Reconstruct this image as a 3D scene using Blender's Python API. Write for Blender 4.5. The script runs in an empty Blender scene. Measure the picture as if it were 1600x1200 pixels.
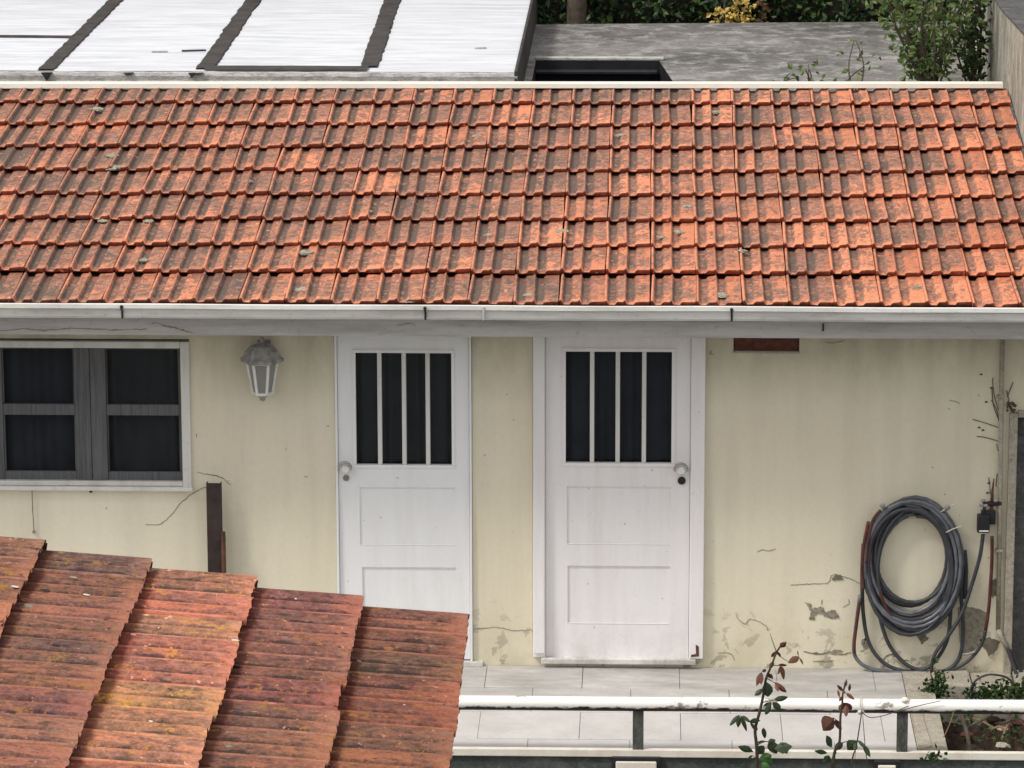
import bpy, bmesh, math, random
from mathutils import Vector, Matrix, noise as mnoise

S = bpy.context.scene
R = math.radians
rnd = random.Random(11)

# ------------------------------------------------------------------ camera
FPX, TH, PS, RO = 6237.0, 0.22713, 0.03508, 0.00253
Fv = Vector((-math.sin(PS)*math.cos(TH), math.cos(PS)*math.cos(TH), -math.sin(TH)))
Rv0 = Vector((math.cos(PS), math.sin(PS), 0)); Dv0 = Fv.cross(Rv0)
Rv = Rv0*math.cos(RO) + Dv0*math.sin(RO); Dv = Dv0*math.cos(RO) - Rv0*math.sin(RO)
CAM = Vector((-0.03503, -20.7133, 6.36061))
cd = bpy.data.cameras.new('camera'); cam = bpy.data.objects.new('camera', cd)
S.collection.objects.link(cam); S.camera = cam
cd.sensor_width = 36.0; cd.lens = FPX/1600*36.0; cd.clip_start = 0.1; cd.clip_end = 400
cam.matrix_world = Matrix((( Rv.x, -Dv.x, -Fv.x, CAM.x), (Rv.y, -Dv.y, -Fv.y, CAM.y), (Rv.z, -Dv.z, -Fv.z, CAM.z), (0,0,0,1)))

# ------------------------------------------------------------------ daylight: thin overcast
SUN_EL, SUN_AZ = R(52), R(-58)      # azimuth from the camera side (-Y), negative = from the left
w = bpy.data.worlds.new('World'); S.world = w; w.use_nodes = True
wn = w.node_tree.nodes; wl = w.node_tree.links; wn.clear()
wo = wn.new('ShaderNodeOutputWorld'); bg = wn.new('ShaderNodeBackground')
sk = wn.new('ShaderNodeTexSky'); sk.sky_type = 'NISHITA'; sk.sun_disc = False
sk.sun_elevation = SUN_EL
sk.air_density = 1.0; sk.dust_density = 6.0; sk.ozone_density = 0.6
mx = wn.new('ShaderNodeMixRGB'); mx.inputs[0].default_value = 0.72
mx.inputs[2].default_value = (9.35, 9.2, 9.05, 1)       # cloud veil over the clear sky
wl.new(sk.outputs[0], mx.inputs[1]); wl.new(mx.outputs[0], bg.inputs[0]); wl.new(bg.outputs[0], wo.inputs[0])
bg.inputs[1].default_value = 0.10
sd = bpy.data.lights.new('sun', 'SUN'); so = bpy.data.objects.new('sun', sd); S.collection.objects.link(so)
sd.energy = 1.9; sd.angle = R(11); sd.color = (1, .965, .91)
sdir = Vector((math.sin(SUN_AZ)*math.cos(SUN_EL), -math.cos(SUN_AZ)*math.cos(SUN_EL), math.sin(SUN_EL)))
so.rotation_euler = sdir.to_track_quat('Z', 'Y').to_euler()
so.location = sdir*30
sk.sun_rotation = math.atan2(sdir.x, sdir.y)
S.view_settings.view_transform = 'Standard'; S.view_settings.look = 'None'
S.view_settings.gamma = 1; S.view_settings.use_curve_mapping = False
S.view_settings.exposure = 0.25

# ------------------------------------------------------------------ survey helpers: a sight line cut by a real surface
def ray(x, y): return Fv + Rv*((x-800)/FPX) + Dv*((y-600)/FPX)
def cut(x, y, n, d):
    r = ray(x, y); t = (d - n.dot(CAM))/n.dot(r); return CAM + r*t
def onY(x, y, Y=0.0): return cut(x, y, Vector((0,1,0)), Y)
def onZ(x, y, Z=0.0): return cut(x, y, Vector((0,0,1)), Z)
def onX(x, y, X): return cut(x, y, Vector((1,0,0)), X)

# ------------------------------------------------------------------ materials
class NT:
    def __init__(s, name):
        s.m = bpy.data.materials.new(name); s.m.use_nodes = True
        s.t = s.m.node_tree; s.n = s.t.nodes; s.l = s.t.links
        s.p = s.n['Principled BSDF']; s.tc = s.n.new('ShaderNodeTexCoord')
    def put(s, sock, v):
        if hasattr(v, 'links') or isinstance(v, bpy.types.NodeSocket): s.l.new(v, sock)
        else:
            if isinstance(v, tuple) and len(v) == 3 and sock.type == 'RGBA': v = (*v, 1)
            sock.default_value = v
    def coord(s, scale=(1,1,1), kind='Object', jitter=False):
        mp = s.n.new('ShaderNodeMapping'); mp.inputs['Scale'].default_value = scale
        s.l.new(s.tc.outputs[kind], mp.inputs[0])
        if jitter:
            oi = s.n.new('ShaderNodeObjectInfo'); vm = s.n.new('ShaderNodeVectorMath'); vm.operation = 'SCALE'
            vm.inputs[0].default_value = (37.1, 91.7, 53.3); s.l.new(oi.outputs['Random'], vm.inputs['Scale'])
            s.l.new(vm.outputs[0], mp.inputs['Location'])
        return mp.outputs[0]
    def wpos(s, scale=(1,1,1)):
        g = s.n.new('ShaderNodeNewGeometry'); mp = s.n.new('ShaderNodeMapping'); mp.inputs['Scale'].default_value = scale
        s.l.new(g.outputs['Position'], mp.inputs[0]); return mp.outputs[0]
    def noise(s, vec, scale=5, detail=4, rough=.6, dist=0):
        n = s.n.new('ShaderNodeTexNoise'); s.l.new(vec, n.inputs['Vector'])
        n.inputs['Scale'].default_value = scale; n.inputs['Detail'].default_value = detail
        n.inputs['Roughness'].default_value = rough; n.inputs['Distortion'].default_value = dist
        return n.outputs['Fac']
    def ramp(s, fac, a, b, va=0.0, vb=1.0):
        n = s.n.new('ShaderNodeMapRange'); s.put(n.inputs['Value'], fac)
        n.inputs['From Min'].default_value = a; n.inputs['From Max'].default_value = b
        n.inputs['To Min'].default_value = va; n.inputs['To Max'].default_value = vb
        return n.outputs[0]
    def math(s, op, a, b=0.0):
        n = s.n.new('ShaderNodeMath'); n.operation = op; s.put(n.inputs[0], a); s.put(n.inputs[1], b); return n.outputs[0]
    def mix(s, fac, a, b, mode='MIX'):
        n = s.n.new('ShaderNodeMixRGB'); n.blend_type = mode
        s.put(n.inputs[0], fac); s.put(n.inputs[1], a); s.put(n.inputs[2], b); return n.outputs[0]
    def attr(s, name):
        n = s.n.new('ShaderNodeAttribute'); n.attribute_name = name; return n.outputs['Fac']
    def objcol(s):
        n = s.n.new('ShaderNodeObjectInfo'); return n.outputs['Color']
    def rand(s):
        n = s.n.new('ShaderNodeObjectInfo'); return n.outputs['Random']
    def sep(s, vec):
        n = s.n.new('ShaderNodeSeparateXYZ'); s.l.new(vec, n.inputs[0]); return n.outputs
    def bump(s, h, strength=.4, dist=.01):
        b = s.n.new('ShaderNodeBump'); b.inputs['Strength'].default_value = strength
        b.inputs['Distance'].default_value = dist; s.put(b.inputs['Height'], h)
        s.l.new(b.outputs[0], s.p.inputs['Normal'])
    def done(s, col, rough=.8, metal=0.0, spec=None):
        s.put(s.p.inputs['Base Color'], col); s.put(s.p.inputs['Roughness'], rough)
        s.p.inputs['Metallic'].default_value = metal
        if spec is not None: s.p.inputs['Specular IOR Level'].default_value = spec
        return s.m

def simple(name, col, var=.25, scale=12, rough=.7, metal=0, bump=.2, bscale=60, spec=.3, dist=.003):
    m = NT(name); c = m.coord()
    a = m.ramp(m.noise(c, scale, 5), .3, .72)
    dark = tuple(x*(1-var) for x in col); lite = tuple(min(1, x*(1+var*.5)) for x in col)
    m.bump(m.noise(c, bscale, 4), bump, dist)
    return m.done(m.mix(a, dark, lite), rough, metal, spec)

# painted render of the house wall: cream, uneven, damp and peeling low down
def mat_wall():
    m = NT('cream_render'); c = m.coord()
    big = m.ramp(m.noise(c, .9, 4, .6), .35, .68)
    col = m.mix(big, (.72,.665,.51), (.77,.72,.58))
    streak = m.ramp(m.noise(m.coord((5,5,.35)), 1.6, 5, .6), .42, .75)
    col = m.mix(m.math('MULTIPLY', streak, .3), col, (.50,.465,.37))
    yel = m.ramp(m.noise(c, .5, 2, .5), .5, .7)
    col = m.mix(m.math('MULTIPLY', yel, .45), col, (.62,.55,.37))
    fine = m.noise(c, 35, 6, .7)
    col = m.mix(m.ramp(fine, .45, .8, 0, .15), col, (.42,.39,.29))
    z = m.sep(c)[2]
    low = m.ramp(z, .42, .0)
    peel = m.ramp(m.noise(c, 9, 6, .65, .4), .57, .61)
    col = m.mix(m.math('MULTIPLY', m.math('MULTIPLY', peel, low), .85), col, (.27,.25,.20))
    damp = m.ramp(m.noise(c, 3.2, 5, .6), .42, .62)
    col = m.mix(m.math('MULTIPLY', m.math('MULTIPLY', damp, low), .45), col, (.46,.42,.27))
    spots = m.ramp(m.noise(m.coord((1,1,1)), 26, 2, .5), .735, .76)
    col = m.mix(m.math('MULTIPLY', spots, .6), col, (.22,.19,.13))
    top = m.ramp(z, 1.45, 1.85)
    eave_shade = m.ramp(m.noise(m.coord((1.5,1.5,.6)), 2.6, 5, .65), .35, .7)
    col = m.mix(m.math('MULTIPLY', m.math('MULTIPLY', top, eave_shade), .7), col, (.29,.265,.20))  # shade under the eave painted into the wall top, broken by noise
    m.bump(m.math('ADD', m.noise(c, 45, 6, .7), m.math('MULTIPLY', m.noise(c, 5, 3), 2.5)), .2, .006)
    return m.done(col, .9, 0, .2)

def mat_white_paint(name, base=(.72,.72,.72), dirt=(.42,.40,.36), amt=.35, rough=.5, streak=(4,4,.5)):
    m = NT(name); c = m.coord()
    a = m.ramp(m.noise(m.coord(streak), 2.2, 6, .65), .45, .8)
    col = m.mix(m.math('MULTIPLY', a, amt), base, dirt)
    b = m.ramp(m.noise(c, 24, 6, .75), .56, .74)
    col = m.mix(m.math('MULTIPLY', b, amt*.6), col, dirt)
    z = m.sep(c)[2]
    foot = m.math('MULTIPLY', m.ramp(z, .38, .05), m.ramp(m.noise(c, 7, 6, .72), .42, .68))
    col = m.mix(m.math('MULTIPLY', foot, amt*1.3), col, dirt)
    chip = m.ramp(m.noise(c, 33, 3, .5), .735, .745)
    col = m.mix(m.math('MULTIPLY', chip, .55), col, tuple(x*.6 for x in dirt))
    m.bump(m.math('ADD', m.noise(c, 55, 5, .6), m.noise(m.coord((40,40,2)), 1.5, 4, .6)), .3, .004)
    return m.done(col, rough, 0, .4)

def mat_clay(name, clean, clean2, dirt, black, bias, stretch=(1,1,1), dbias=0.0, ochre=0.0, tint=False):
    m = NT(name); c = m.coord((1,1,1), 'Object', True); wp = m.wpos()
    pan = m.attr('pan')                     # 1 in the channels of a tile, 0 on its ribs
    rn = m.rand()
    col = m.mix(rn, clean, clean2)
    col = m.mix(1.0, col, m.ramp(m.math('FRACT', m.math('MULTIPLY', rn, 7.31)), 0, 1, .90 if tint else .80, 1.06 if tint else 1.14), 'MULTIPLY')
    col = m.mix(m.ramp(m.noise(c, 22, 5, .7), .35, .75, 0, .55), col, tuple(x*.72 for x in clean2))
    glob = m.noise(wp, .75, 3, .6)
    cs = m.coord(stretch, 'Object', True)
    n1 = m.noise(cs, 19, 7, .68, .8)
    n2 = m.noise(cs, 36, 6, .72)
    n3 = m.noise(wp, 3.1, 3, .6)
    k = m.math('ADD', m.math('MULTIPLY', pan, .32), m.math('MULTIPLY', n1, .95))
    k = m.math('ADD', k, m.math('MULTIPLY', n2, .55))
    k = m.math('ADD', k, m.math('MULTIPLY', glob, .55))
    k = m.math('ADD', k, m.math('MULTIPLY', n3, .55))
    k = m.math('ADD', k, m.math('MULTIPLY', rn, .10 if tint else .20))
    k = m.math('ADD', k, dbias)
    if bias:                                # weather side: more lichen towards the old left end
        x = m.sep(wp)[0]; k = m.math('ADD', k, m.ramp(x, -3.8, 2.2, .09, -.03))
    d1 = m.mix(m.ramp(m.noise(c, 27, 5, .75), .36, .62), tuple(x*.5 for x in dirt), tuple(x*1.45 for x in dirt))
    col = m.mix(m.ramp(k, 1.33, 1.44, 0, .88), col, d1)
    col = m.mix(m.ramp(k, 1.56, 1.70, 0, .85), col, black)
    col = m.mix(1.0, col, m.ramp(m.noise(c, 75, 4, .8), .32, .68, .66, 1.28), 'MULTIPLY')
    end_shade = m.attr('tip'); end_shade = m.math('MULTIPLY', end_shade, m.ramp(n1, .30, .50, .55, 1)); col = m.mix(m.math('MULTIPLY', end_shade, .88), col, tuple(x*y_ for x, y_ in zip(clean2, (.34,.24,.24))))  # step shade painted dark on tile ends and just below overlaps
    worn = m.math('MULTIPLY', m.ramp(pan, .25, 0), m.ramp(n2, .42, .6, 0, .5))  # rib wear and rim highlights painted lighter together
    col = m.mix(worn, col, tuple(min(1, x*1.12+.05) for x in clean))
    pale = m.ramp(m.noise(c, 30, 3, .5), .675, .71)
    col = m.mix(m.math('MULTIPLY', pale, .7), col, tuple(min(1, x*1.2+.07) for x in clean))
    lic = m.ramp(m.noise(wp, 9, 3, .55), .68, .71)
    col = m.mix(m.math('MULTIPLY', lic, m.ramp(n2, .45, .6)), col, (.27,.245,.19))
    if ochre:
        o = m.ramp(m.noise(m.wpos((1.5,2.4,2.4)), 2.6, 6, .82), .575, .615)
        o2 = m.ramp(m.noise(wp, 40, 4, .7), .42, .55)
        col = m.mix(m.math('MULTIPLY', m.math('MULTIPLY', o, o2), ochre), col, (.36,.175,.05))
        bl = m.ramp(m.noise(m.wpos((1,1.6,1)), 15, 4, .6), .66, .70)
        col = m.mix(m.math('MULTIPLY', bl, .8), col, (.05,.035,.035))
        wh = m.ramp(m.noise(m.wpos((1,1.3,1)), 21, 2, .5), .765, .785)
        col = m.mix(m.math('MULTIPLY', wh, .9), col, (.62,.55,.50))
    if tint: col = m.mix(1.0, col, m.objcol(), 'MULTIPLY')
    m.bump(m.math('ADD', n2, m.math('MULTIPLY', n1, .8)), .8, .008)
    return m.done(col, .92, 0, .15)

MT = {}
MT['wall'] = mat_wall()
MT['door'] = mat_white_paint('door_paint', (.80,.785,.79), (.52,.48,.45), .35)
MT['door_l'] = mat_white_paint('door_paint_cool', (.80,.81,.825), (.54,.54,.52), .3)
MT['trim'] = mat_white_paint('old_trim_paint', (.68,.675,.64), (.28,.27,.25), .55)
MT['white'] = mat_white_paint('gutter_enamel', (.72,.72,.68), (.30,.285,.25), .75, .4, (.8,4,4))
MT['flash'] = mat_white_paint('flashing_paint', (.82,.79,.70), (.60,.50,.40), .4, .5, (.8,4,4))
MT['fascia'] = mat_white_paint('eave_concrete', (.54,.53,.51), (.24,.23,.21), .95, .85, (.5,3,5))
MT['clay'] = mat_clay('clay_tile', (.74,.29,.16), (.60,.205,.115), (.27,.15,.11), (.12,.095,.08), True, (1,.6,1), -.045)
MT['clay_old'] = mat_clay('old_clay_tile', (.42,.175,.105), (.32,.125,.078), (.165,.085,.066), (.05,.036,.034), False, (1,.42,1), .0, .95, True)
MT['under'] = simple('roof_underlay', (.10,.04,.03))
def mat_sash():
    m = NT('grey_weathered_wood'); c = m.coord((26,26,1.3))
    col = m.mix(m.ramp(m.noise(c, 2.2, 6, .7), .3, .72), (.075,.076,.08), (.165,.165,.17))
    col = m.mix(m.ramp(m.noise(m.coord(), 30, 4, .7), .6, .7, 0, .35), col, (.05,.05,.05))
    m.bump(m.noise(c, 3, 6, .7), .5, .004); return m.done(col, .85, 0, .2)
MT['sashwood'] = mat_sash()
MT['dark'] = simple('dark_interior', (.07,.072,.08))
MT['curtain'] = simple('curtain_cloth', (.22,.225,.25), .2, 3)
MT['metal'] = simple('dull_nickel', (.45,.43,.41), .3, 30, .35, 1)
MT['black'] = simple('black_plastic', (.022,.022,.026), .3, 20, .5)
MT['rust'] = simple('rusty_brown_steel', (.045,.03,.03), .45, 16, .75)
MT['rust2'] = simple('rust_plate', (.12,.055,.035), .6, 20, .85)
MT['brick'] = simple('fired_brick', (.13,.05,.035), .5, 30, .9)
MT['hose'] = simple('grey_hose', (.13,.14,.16), .5, 14, .35, spec=.5)
MT['hose2'] = simple('dark_hose', (.04,.042,.05), .4, 14, .5, spec=.5)
MT['hose_red'] = simple('red_hose', (.10,.033,.028), .5, 14, .5)
MT['lampgrey'] = simple('grimy_grey_enamel', (.33,.325,.31), .5, 22, .7)
MT['lampwhite'] = simple('white_lamp_enamel', (.76,.76,.73), .2, 30, .5)
MT['string'] = simple('string', (.6,.58,.5))
MT['bark'] = simple('bark', (.10,.08,.06), .5, 20, .9)
MT['stem'] = simple('rose_stem', (.07,.055,.035), .5, 60, .7)
MT['crack'] = simple('bare_mortar', (.30,.275,.215), .5, 40, .95, bump=.5)
MT['crackdark'] = simple('crack_dirt', (.19,.17,.13), .4, 40, .95)
MT['bitumen'] = simple('bitumen_strip', (.062,.055,.052), .45, 9, .85, bump=.6, bscale=25, dist=.01)
MT['pitblack'] = simple('tar_and_pit_shade', (.014,.015,.018), .5, 6, .6)  # tar runs, and the pit with its shade put into the colour
MT['moss'] = simple('pale_lichen', (.34,.33,.25), .6, 40, .95, bump=.8)

def mat_concrete(name, a, b, c_, sx=(1,1,1), s1=1.6, rough=.92):
    m = NT(name); c = m.coord(sx)
    k = m.ramp(m.noise(c, s1, 6, .68, .4), .36, .66)
    col = m.mix(k, a, b)
    k2 = m.ramp(m.noise(c, s1*5, 6, .75, .3), .48, .66)
    col = m.mix(m.math('MULTIPLY', k2, .75), col, c_)
    k3 = m.ramp(m.noise(c, s1*26, 7, .8), .35, .7, .62, 1.2)
    col = m.mix(1.0, col, k3, 'MULTIPLY')
    m.bump(m.noise(c, 30, 6, .75), .5, .01)
    return m.done(col, rough, 0, .2)
MT['slab'] = mat_concrete('weathered_slab', (.11,.105,.10), (.25,.24,.225), (.46,.455,.44), (.75,.8,1), 1.7)
MT['bwall'] = mat_concrete('stained_render', (.27,.26,.225), (.62,.59,.49), (.15,.14,.12), (1.3,1.3,.6), 4.0)
MT['bwalltop'] = mat_concrete('wall_cap', (.07,.07,.072), (.12,.12,.12), (.19,.19,.19), (1,1,1), 2.5)
MT['retain'] = mat_concrete('damp_wall', (.06,.07,.07), (.10,.11,.105), (.16,.17,.165), (1,1,1), 2.0)
MT['post'] = mat_concrete('grimy_post', (.06,.065,.06), (.12,.125,.115), (.20,.21,.19), (1,1,.4), 6)
MT['kerb'] = mat_concrete('stained_kerb', (.40,.36,.29), (.50,.46,.38), (.28,.25,.20), (1,1,1), 3)
MT['parapet'] = mat_concrete('worn_parapet', (.46,.45,.43), (.64,.63,.61), (.20,.18,.17), (.5,1,1.5), 5)

def mat_floor():
    m = NT('floor_tile_glaze'); c = m.coord(); rn = m.rand()
    col = m.mix(rn, (.56,.54,.53), (.62,.60,.585))
    k = m.ramp(m.noise(m.wpos(), 3.0, 6, .7), .42, .75, 0, .5)
    col = m.mix(k, col, (.36,.335,.32))
    k = m.ramp(m.noise(m.wpos(), 40, 4, .7), .55, .75, 0, .35)
    col = m.mix(k, col, (.30,.27,.25))
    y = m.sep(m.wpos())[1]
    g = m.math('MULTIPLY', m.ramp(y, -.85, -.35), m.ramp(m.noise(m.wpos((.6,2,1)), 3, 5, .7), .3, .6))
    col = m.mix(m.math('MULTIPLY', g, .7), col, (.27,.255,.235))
    return m.done(col, .6, 0, .3)
MT['floor'] = mat_floor()
MT['grout'] = simple('grout', (.44,.42,.395))

def mat_whiteroof():
    m = NT('white_roof_paint'); c = m.coord((.55,3.2,1))
    k = m.noise(c, 3.2, 7, .72, .3)
    col = m.mix(m.ramp(k, .42, .70), (.66,.68,.71), (.48,.495,.53))
    col = m.mix(m.ramp(m.noise(m.coord((.4,6,1)), 5, 5, .7), .63, .72, 0, .7), col, (.36,.36,.37))
    m.bump(m.math('ADD', k, m.noise(m.coord((.6,5,1)), 8, 5, .7)), .5, .012)
    return m.done(col, .75, 0, .25)
MT['whiteroof'] = mat_whiteroof()

def mat_pipe():
    m = NT('flaking_pipe_paint'); c = m.coord()
    k = m.ramp(m.noise(m.coord((.7,1,1)), 6, 6, .75), .57, .62)
    col = m.mix(m.math('MULTIPLY', k, .9), (.86,.85,.80), (.22,.18,.15))
    zz = m.sep(c)[2]                        # black grime plus underside shade painted along the bottom of the pipe
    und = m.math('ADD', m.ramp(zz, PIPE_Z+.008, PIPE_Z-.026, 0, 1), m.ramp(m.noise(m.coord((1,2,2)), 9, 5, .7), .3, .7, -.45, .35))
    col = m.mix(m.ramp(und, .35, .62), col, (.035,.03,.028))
    m.bump(m.noise(c, 50, 5, .7), .4, .004)
    return m.done(col, .45, 0, .4)
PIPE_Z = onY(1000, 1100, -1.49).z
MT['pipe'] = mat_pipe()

def mat_soil():
    m = NT('soil'); c = m.coord()
    k = m.ramp(m.noise(c, 9, 7, .75), .35, .7)
    col = m.mix(k, (.025,.019,.015), (.10,.07,.05))
    k2 = m.ramp(m.noise(c, 28, 4, .7), .58, .68)
    col = m.mix(m.math('MULTIPLY', k2, .6), col, (.17,.105,.075))
    m.bump(m.noise(c, 40, 6, .8), .9, .02)
    return m.done(col, .95, 0, .1)
MT['soil'] = mat_soil()
MT['ground'] = simple('garden_ground', (.08,.08,.075), .5, 2, .95, bump=.6, bscale=12)

def mat_leaf(name, a, b, rough=.5, trans=.25):
    m = NT(name); g = m.wpos()
    k = m.ramp(m.noise(g, 17, 2), .35, .65)
    col = m.mix(k, a, b)
    m.done(col, rough, 0, .35)
    tr = m.n.new('ShaderNodeBsdfTranslucent'); m.put(tr.inputs[0], col)
    ms = m.n.new('ShaderNodeMixShader'); ms.inputs[0].default_value = trans
    out = m.n['Material Output']
    m.l.new(m.p.outputs[0], ms.inputs[1]); m.l.new(tr.outputs[0], ms.inputs[2]); m.l.new(ms.outputs[0], out.inputs[0])
    return m.m
MT['leaf_hedge'] = mat_leaf('hedge_leaf', (.018,.04,.022), (.045,.085,.038))
MT['leaf_hedge2'] = mat_leaf('ivy_leaf', (.03,.065,.02), (.075,.125,.035))
MT['leaf_tree'] = mat_leaf('shrub_leaf', (.07,.13,.035), (.20,.26,.09))
MT['leaf_yellow'] = mat_leaf('yellow_leaf', (.65,.47,.12), (.85,.68,.25))
MT['leaf_dry'] = mat_leaf('dry_leaf', (.25,.16,.09), (.36,.25,.15))
MT['leaf_green'] = mat_leaf('rose_leaf_green', (.04,.065,.035), (.07,.105,.05))
MT['leaf_bright'] = mat_leaf('rose_leaf_bright', (.05,.13,.04), (.09,.20,.06))
MT['leaf_red'] = mat_leaf('rose_leaf_red', (.11,.045,.032), (.17,.075,.045))
MT['weed'] = mat_leaf('weed_leaf', (.03,.065,.02), (.07,.12,.035))

def mat_glass():
    m = NT('window_glass'); m.n.remove(m.p)
    tr = m.n.new('ShaderNodeBsdfTransparent'); tr.inputs[0].default_value = (.62,.64,.66,1)
    gl = m.n.new('ShaderNodeBsdfGlossy'); gl.inputs['Roughness'].default_value = .05
    fr = m.n.new('ShaderNodeFresnel'); fr.inputs[0].default_value = 1.3
    ms = m.n.new('ShaderNodeMixShader')
    m.l.new(fr.outputs[0], ms.inputs[0]); m.l.new(tr.outputs[0], ms.inputs[1]); m.l.new(gl.outputs[0], ms.inputs[2])
    m.l.new(ms.outputs[0], m.n['Material Output'].inputs[0]); return m.m
MT['glass'] = mat_glass()
def mat_frosted():
    m = NT('frosted_lamp_glass'); m.bump(m.noise(m.coord(), 90, 2), .4, .003)
    m.p.inputs['Transmission Weight'].default_value = .5
    return m.done((.45,.46,.42), .35, 0, .5)
MT['frost'] = mat_frosted()

# ------------------------------------------------------------------ object helpers
C = S.collection
def world_of(o):
    v = Vector((0,0,0))
    while o is not None:
        v += o.location if o.type == 'EMPTY' else Vector((0,0,0)); o = o.parent
    return v
def parent_to(o, p):
    o.parent = p
    if p.type == 'EMPTY': o.matrix_parent_inverse = Matrix.Translation(-p.location)
def put(name, bm, m, parent=None, smooth=False, label=None, kind=None):
    me = bpy.data.meshes.new(name)
    bmesh.ops.recalc_face_normals(bm, faces=bm.faces) if kind != 'raw' else None
    bm.to_mesh(me); bm.free()
    me.materials.append(MT[m] if isinstance(m, str) else m)
    if smooth:
        for p in me.polygons: p.use_smooth = True
    o = bpy.data.objects.new(name, me); C.objects.link(o)
    if parent: parent_to(o, parent)
    if label: o['label'] = label
    if kind and kind != 'raw': o['kind'] = kind
    return o
def thing(name, label, cat, loc, group=None):
    o = bpy.data.objects.new(name, None); C.objects.link(o); o.location = loc
    o.empty_display_size = .1; o['label'] = label; o['category'] = cat
    if group: o['group'] = group
    return o
def tag(o, label, cat, group=None):
    o['label'] = label; o['category'] = cat
    if group: o['group'] = group
    return o
def NB(): return bmesh.new()
def box(bm, x0, x1, y0, y1, z0, z1, bev=0.0, M=None):
    r = bmesh.ops.create_cube(bm, size=1)
    vs = r['verts']
    for v in vs:
        v.co = Vector(((x0+x1)/2 + v.co.x*(x1-x0), (y0+y1)/2 + v.co.y*(y1-y0), (z0+z1)/2 + v.co.z*(z1-z0)))
    if bev:
        es = list({e for v in vs for e in v.link_edges})
        rr = bmesh.ops.bevel(bm, geom=es, offset=bev, segments=2, affect='EDGES', profile=.5)
        vs = list({v for f in rr['faces'] for v in f.verts} | {v for v in vs if v.is_valid})
    if M is not None:
        for v in vs: v.co = M @ v.co
    return vs
def tube(bm, pts, r, seg=8, cap=True):
    """r: radius or list of radii"""
    pts = [Vector(p) for p in pts]; n = len(pts); rings = []
    up = Vector((0,1,0)); prev = None
    for i, p in enumerate(pts):
        t = (pts[min(i+1, n-1)] - pts[max(i-1, 0)]).normalized()
        if prev is None:
            a = t.cross(up) if abs(t.dot(up)) < .9 else t.cross(Vector((1,0,0)))
            a.normalize()
        else:
            a = (prev - t*prev.dot(t)); a.normalize()
        b = t.cross(a); prev = a
        rr = r[i] if isinstance(r, (list, tuple)) else r
        rings.append([bm.verts.new(p + (a*math.cos(2*math.pi*k/seg) + b*math.sin(2*math.pi*k/seg))*rr) for k in range(seg)])
    for i in range(n-1):
        for k in range(seg):
            bm.faces.new((rings[i][k], rings[i][(k+1) % seg], rings[i+1][(k+1) % seg], rings[i+1][k]))
    if cap:
        bm.faces.new(rings[0]); bm.faces.new(rings[-1])
def smooth_path(P, sub=6):
    P = [Vector(p) for p in P]; out = []
    for i in range(len(P)-1):
        p0 = P[max(i-1,0)]; p1 = P[i]; p2 = P[i+1]; p3 = P[min(i+2, len(P)-1)]
        for k in range(sub):
            t = k/sub
            out.append(.5*((2*p1) + (p2-p0)*t + (2*p0-5*p1+4*p2-p3)*t*t + (3*p1-p0-3*p2+p3)*t**3))
    out.append(P[-1]); return out
def lathe(bm, prof, cx, cy, cz, seg=16, rot=0.0):
    rings = []
    for r, z in prof:
        rings.append([bm.verts.new((cx + r*math.cos(rot+2*math.pi*k/seg), cy + r*math.sin(rot+2*math.pi*k/seg), cz+z)) for k in range(seg)])
    for i in range(len(rings)-1):
        for k in range(seg): bm.faces.new((rings[i][k], rings[i][(k+1) % seg], rings[i+1][(k+1) % seg], rings[i+1][k]))
    bm.faces.new(rings[0]); bm.faces.new(rings[-1])
def prism(bm, outline, d):      # outline: list of Vector, d: extrusion vector
    a = [bm.verts.new(p) for p in outline]; b = [bm.verts.new(p + d) for p in outline]
    n = len(a); bm.faces.new(a); bm.faces.new(b[::-1])
    for i in range(n): bm.faces.new((a[i], a[(i+1) % n], b[(i+1) % n], b[i]))

# ================================================================== THE SETTING
bm = NB(); bmesh.ops.create_grid(bm, x_segments=2, y_segments=2, size=150)
for v in bm.verts: v.co.z = -1.3
put('ground', bm, 'ground', kind='structure')

# terrace slab and its floor tiles
EDGE_Y = -1.47
bm = NB(); box(bm, -4.9, 1.335, EDGE_Y, 0.0, -1.3, -.004); box(bm, 1.336, 3.0, EDGE_Y, 0.0, -1.3, -.34)
terrace = put('terrace_floor', bm, 'grout', kind='structure')
TW, G = .52, .006
rowsY = [0.0, -.40, -.815, -1.265, EDGE_Y]
for r in range(4):
    x = .14 + (0 if r % 2 == 0 else -.26) - TW*10
    while x < 1.335:
        x0, x1 = max(x, -4.9), min(x+TW, 1.335)
        if x1 - x0 > .05:
            bm = NB(); dz = rnd.uniform(-.0015, .0015)
            g = G*rnd.uniform(.15, .35)
            box(bm, x0+g, x1-g, rowsY[r+1]+g, rowsY[r]-g-(.002 if r == 0 else 0), -.02, .004+dz, .0015)
            put('floor_tile', bm, 'floor', terrace)
        x += TW
bm = NB(); box(bm, -4.9, 3.0, EDGE_Y-.035, EDGE_Y-.002, -.012, .028, .004)
put('edge_trim', bm, 'flash', terrace, label='white painted nosing along the terrace edge')
bm = NB(); box(bm, -4.9, 3.0, EDGE_Y-.03+.012, EDGE_Y+.0-.003, -1.3, -.014)
put('retaining_wall', bm, 'retain', kind='structure')

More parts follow.
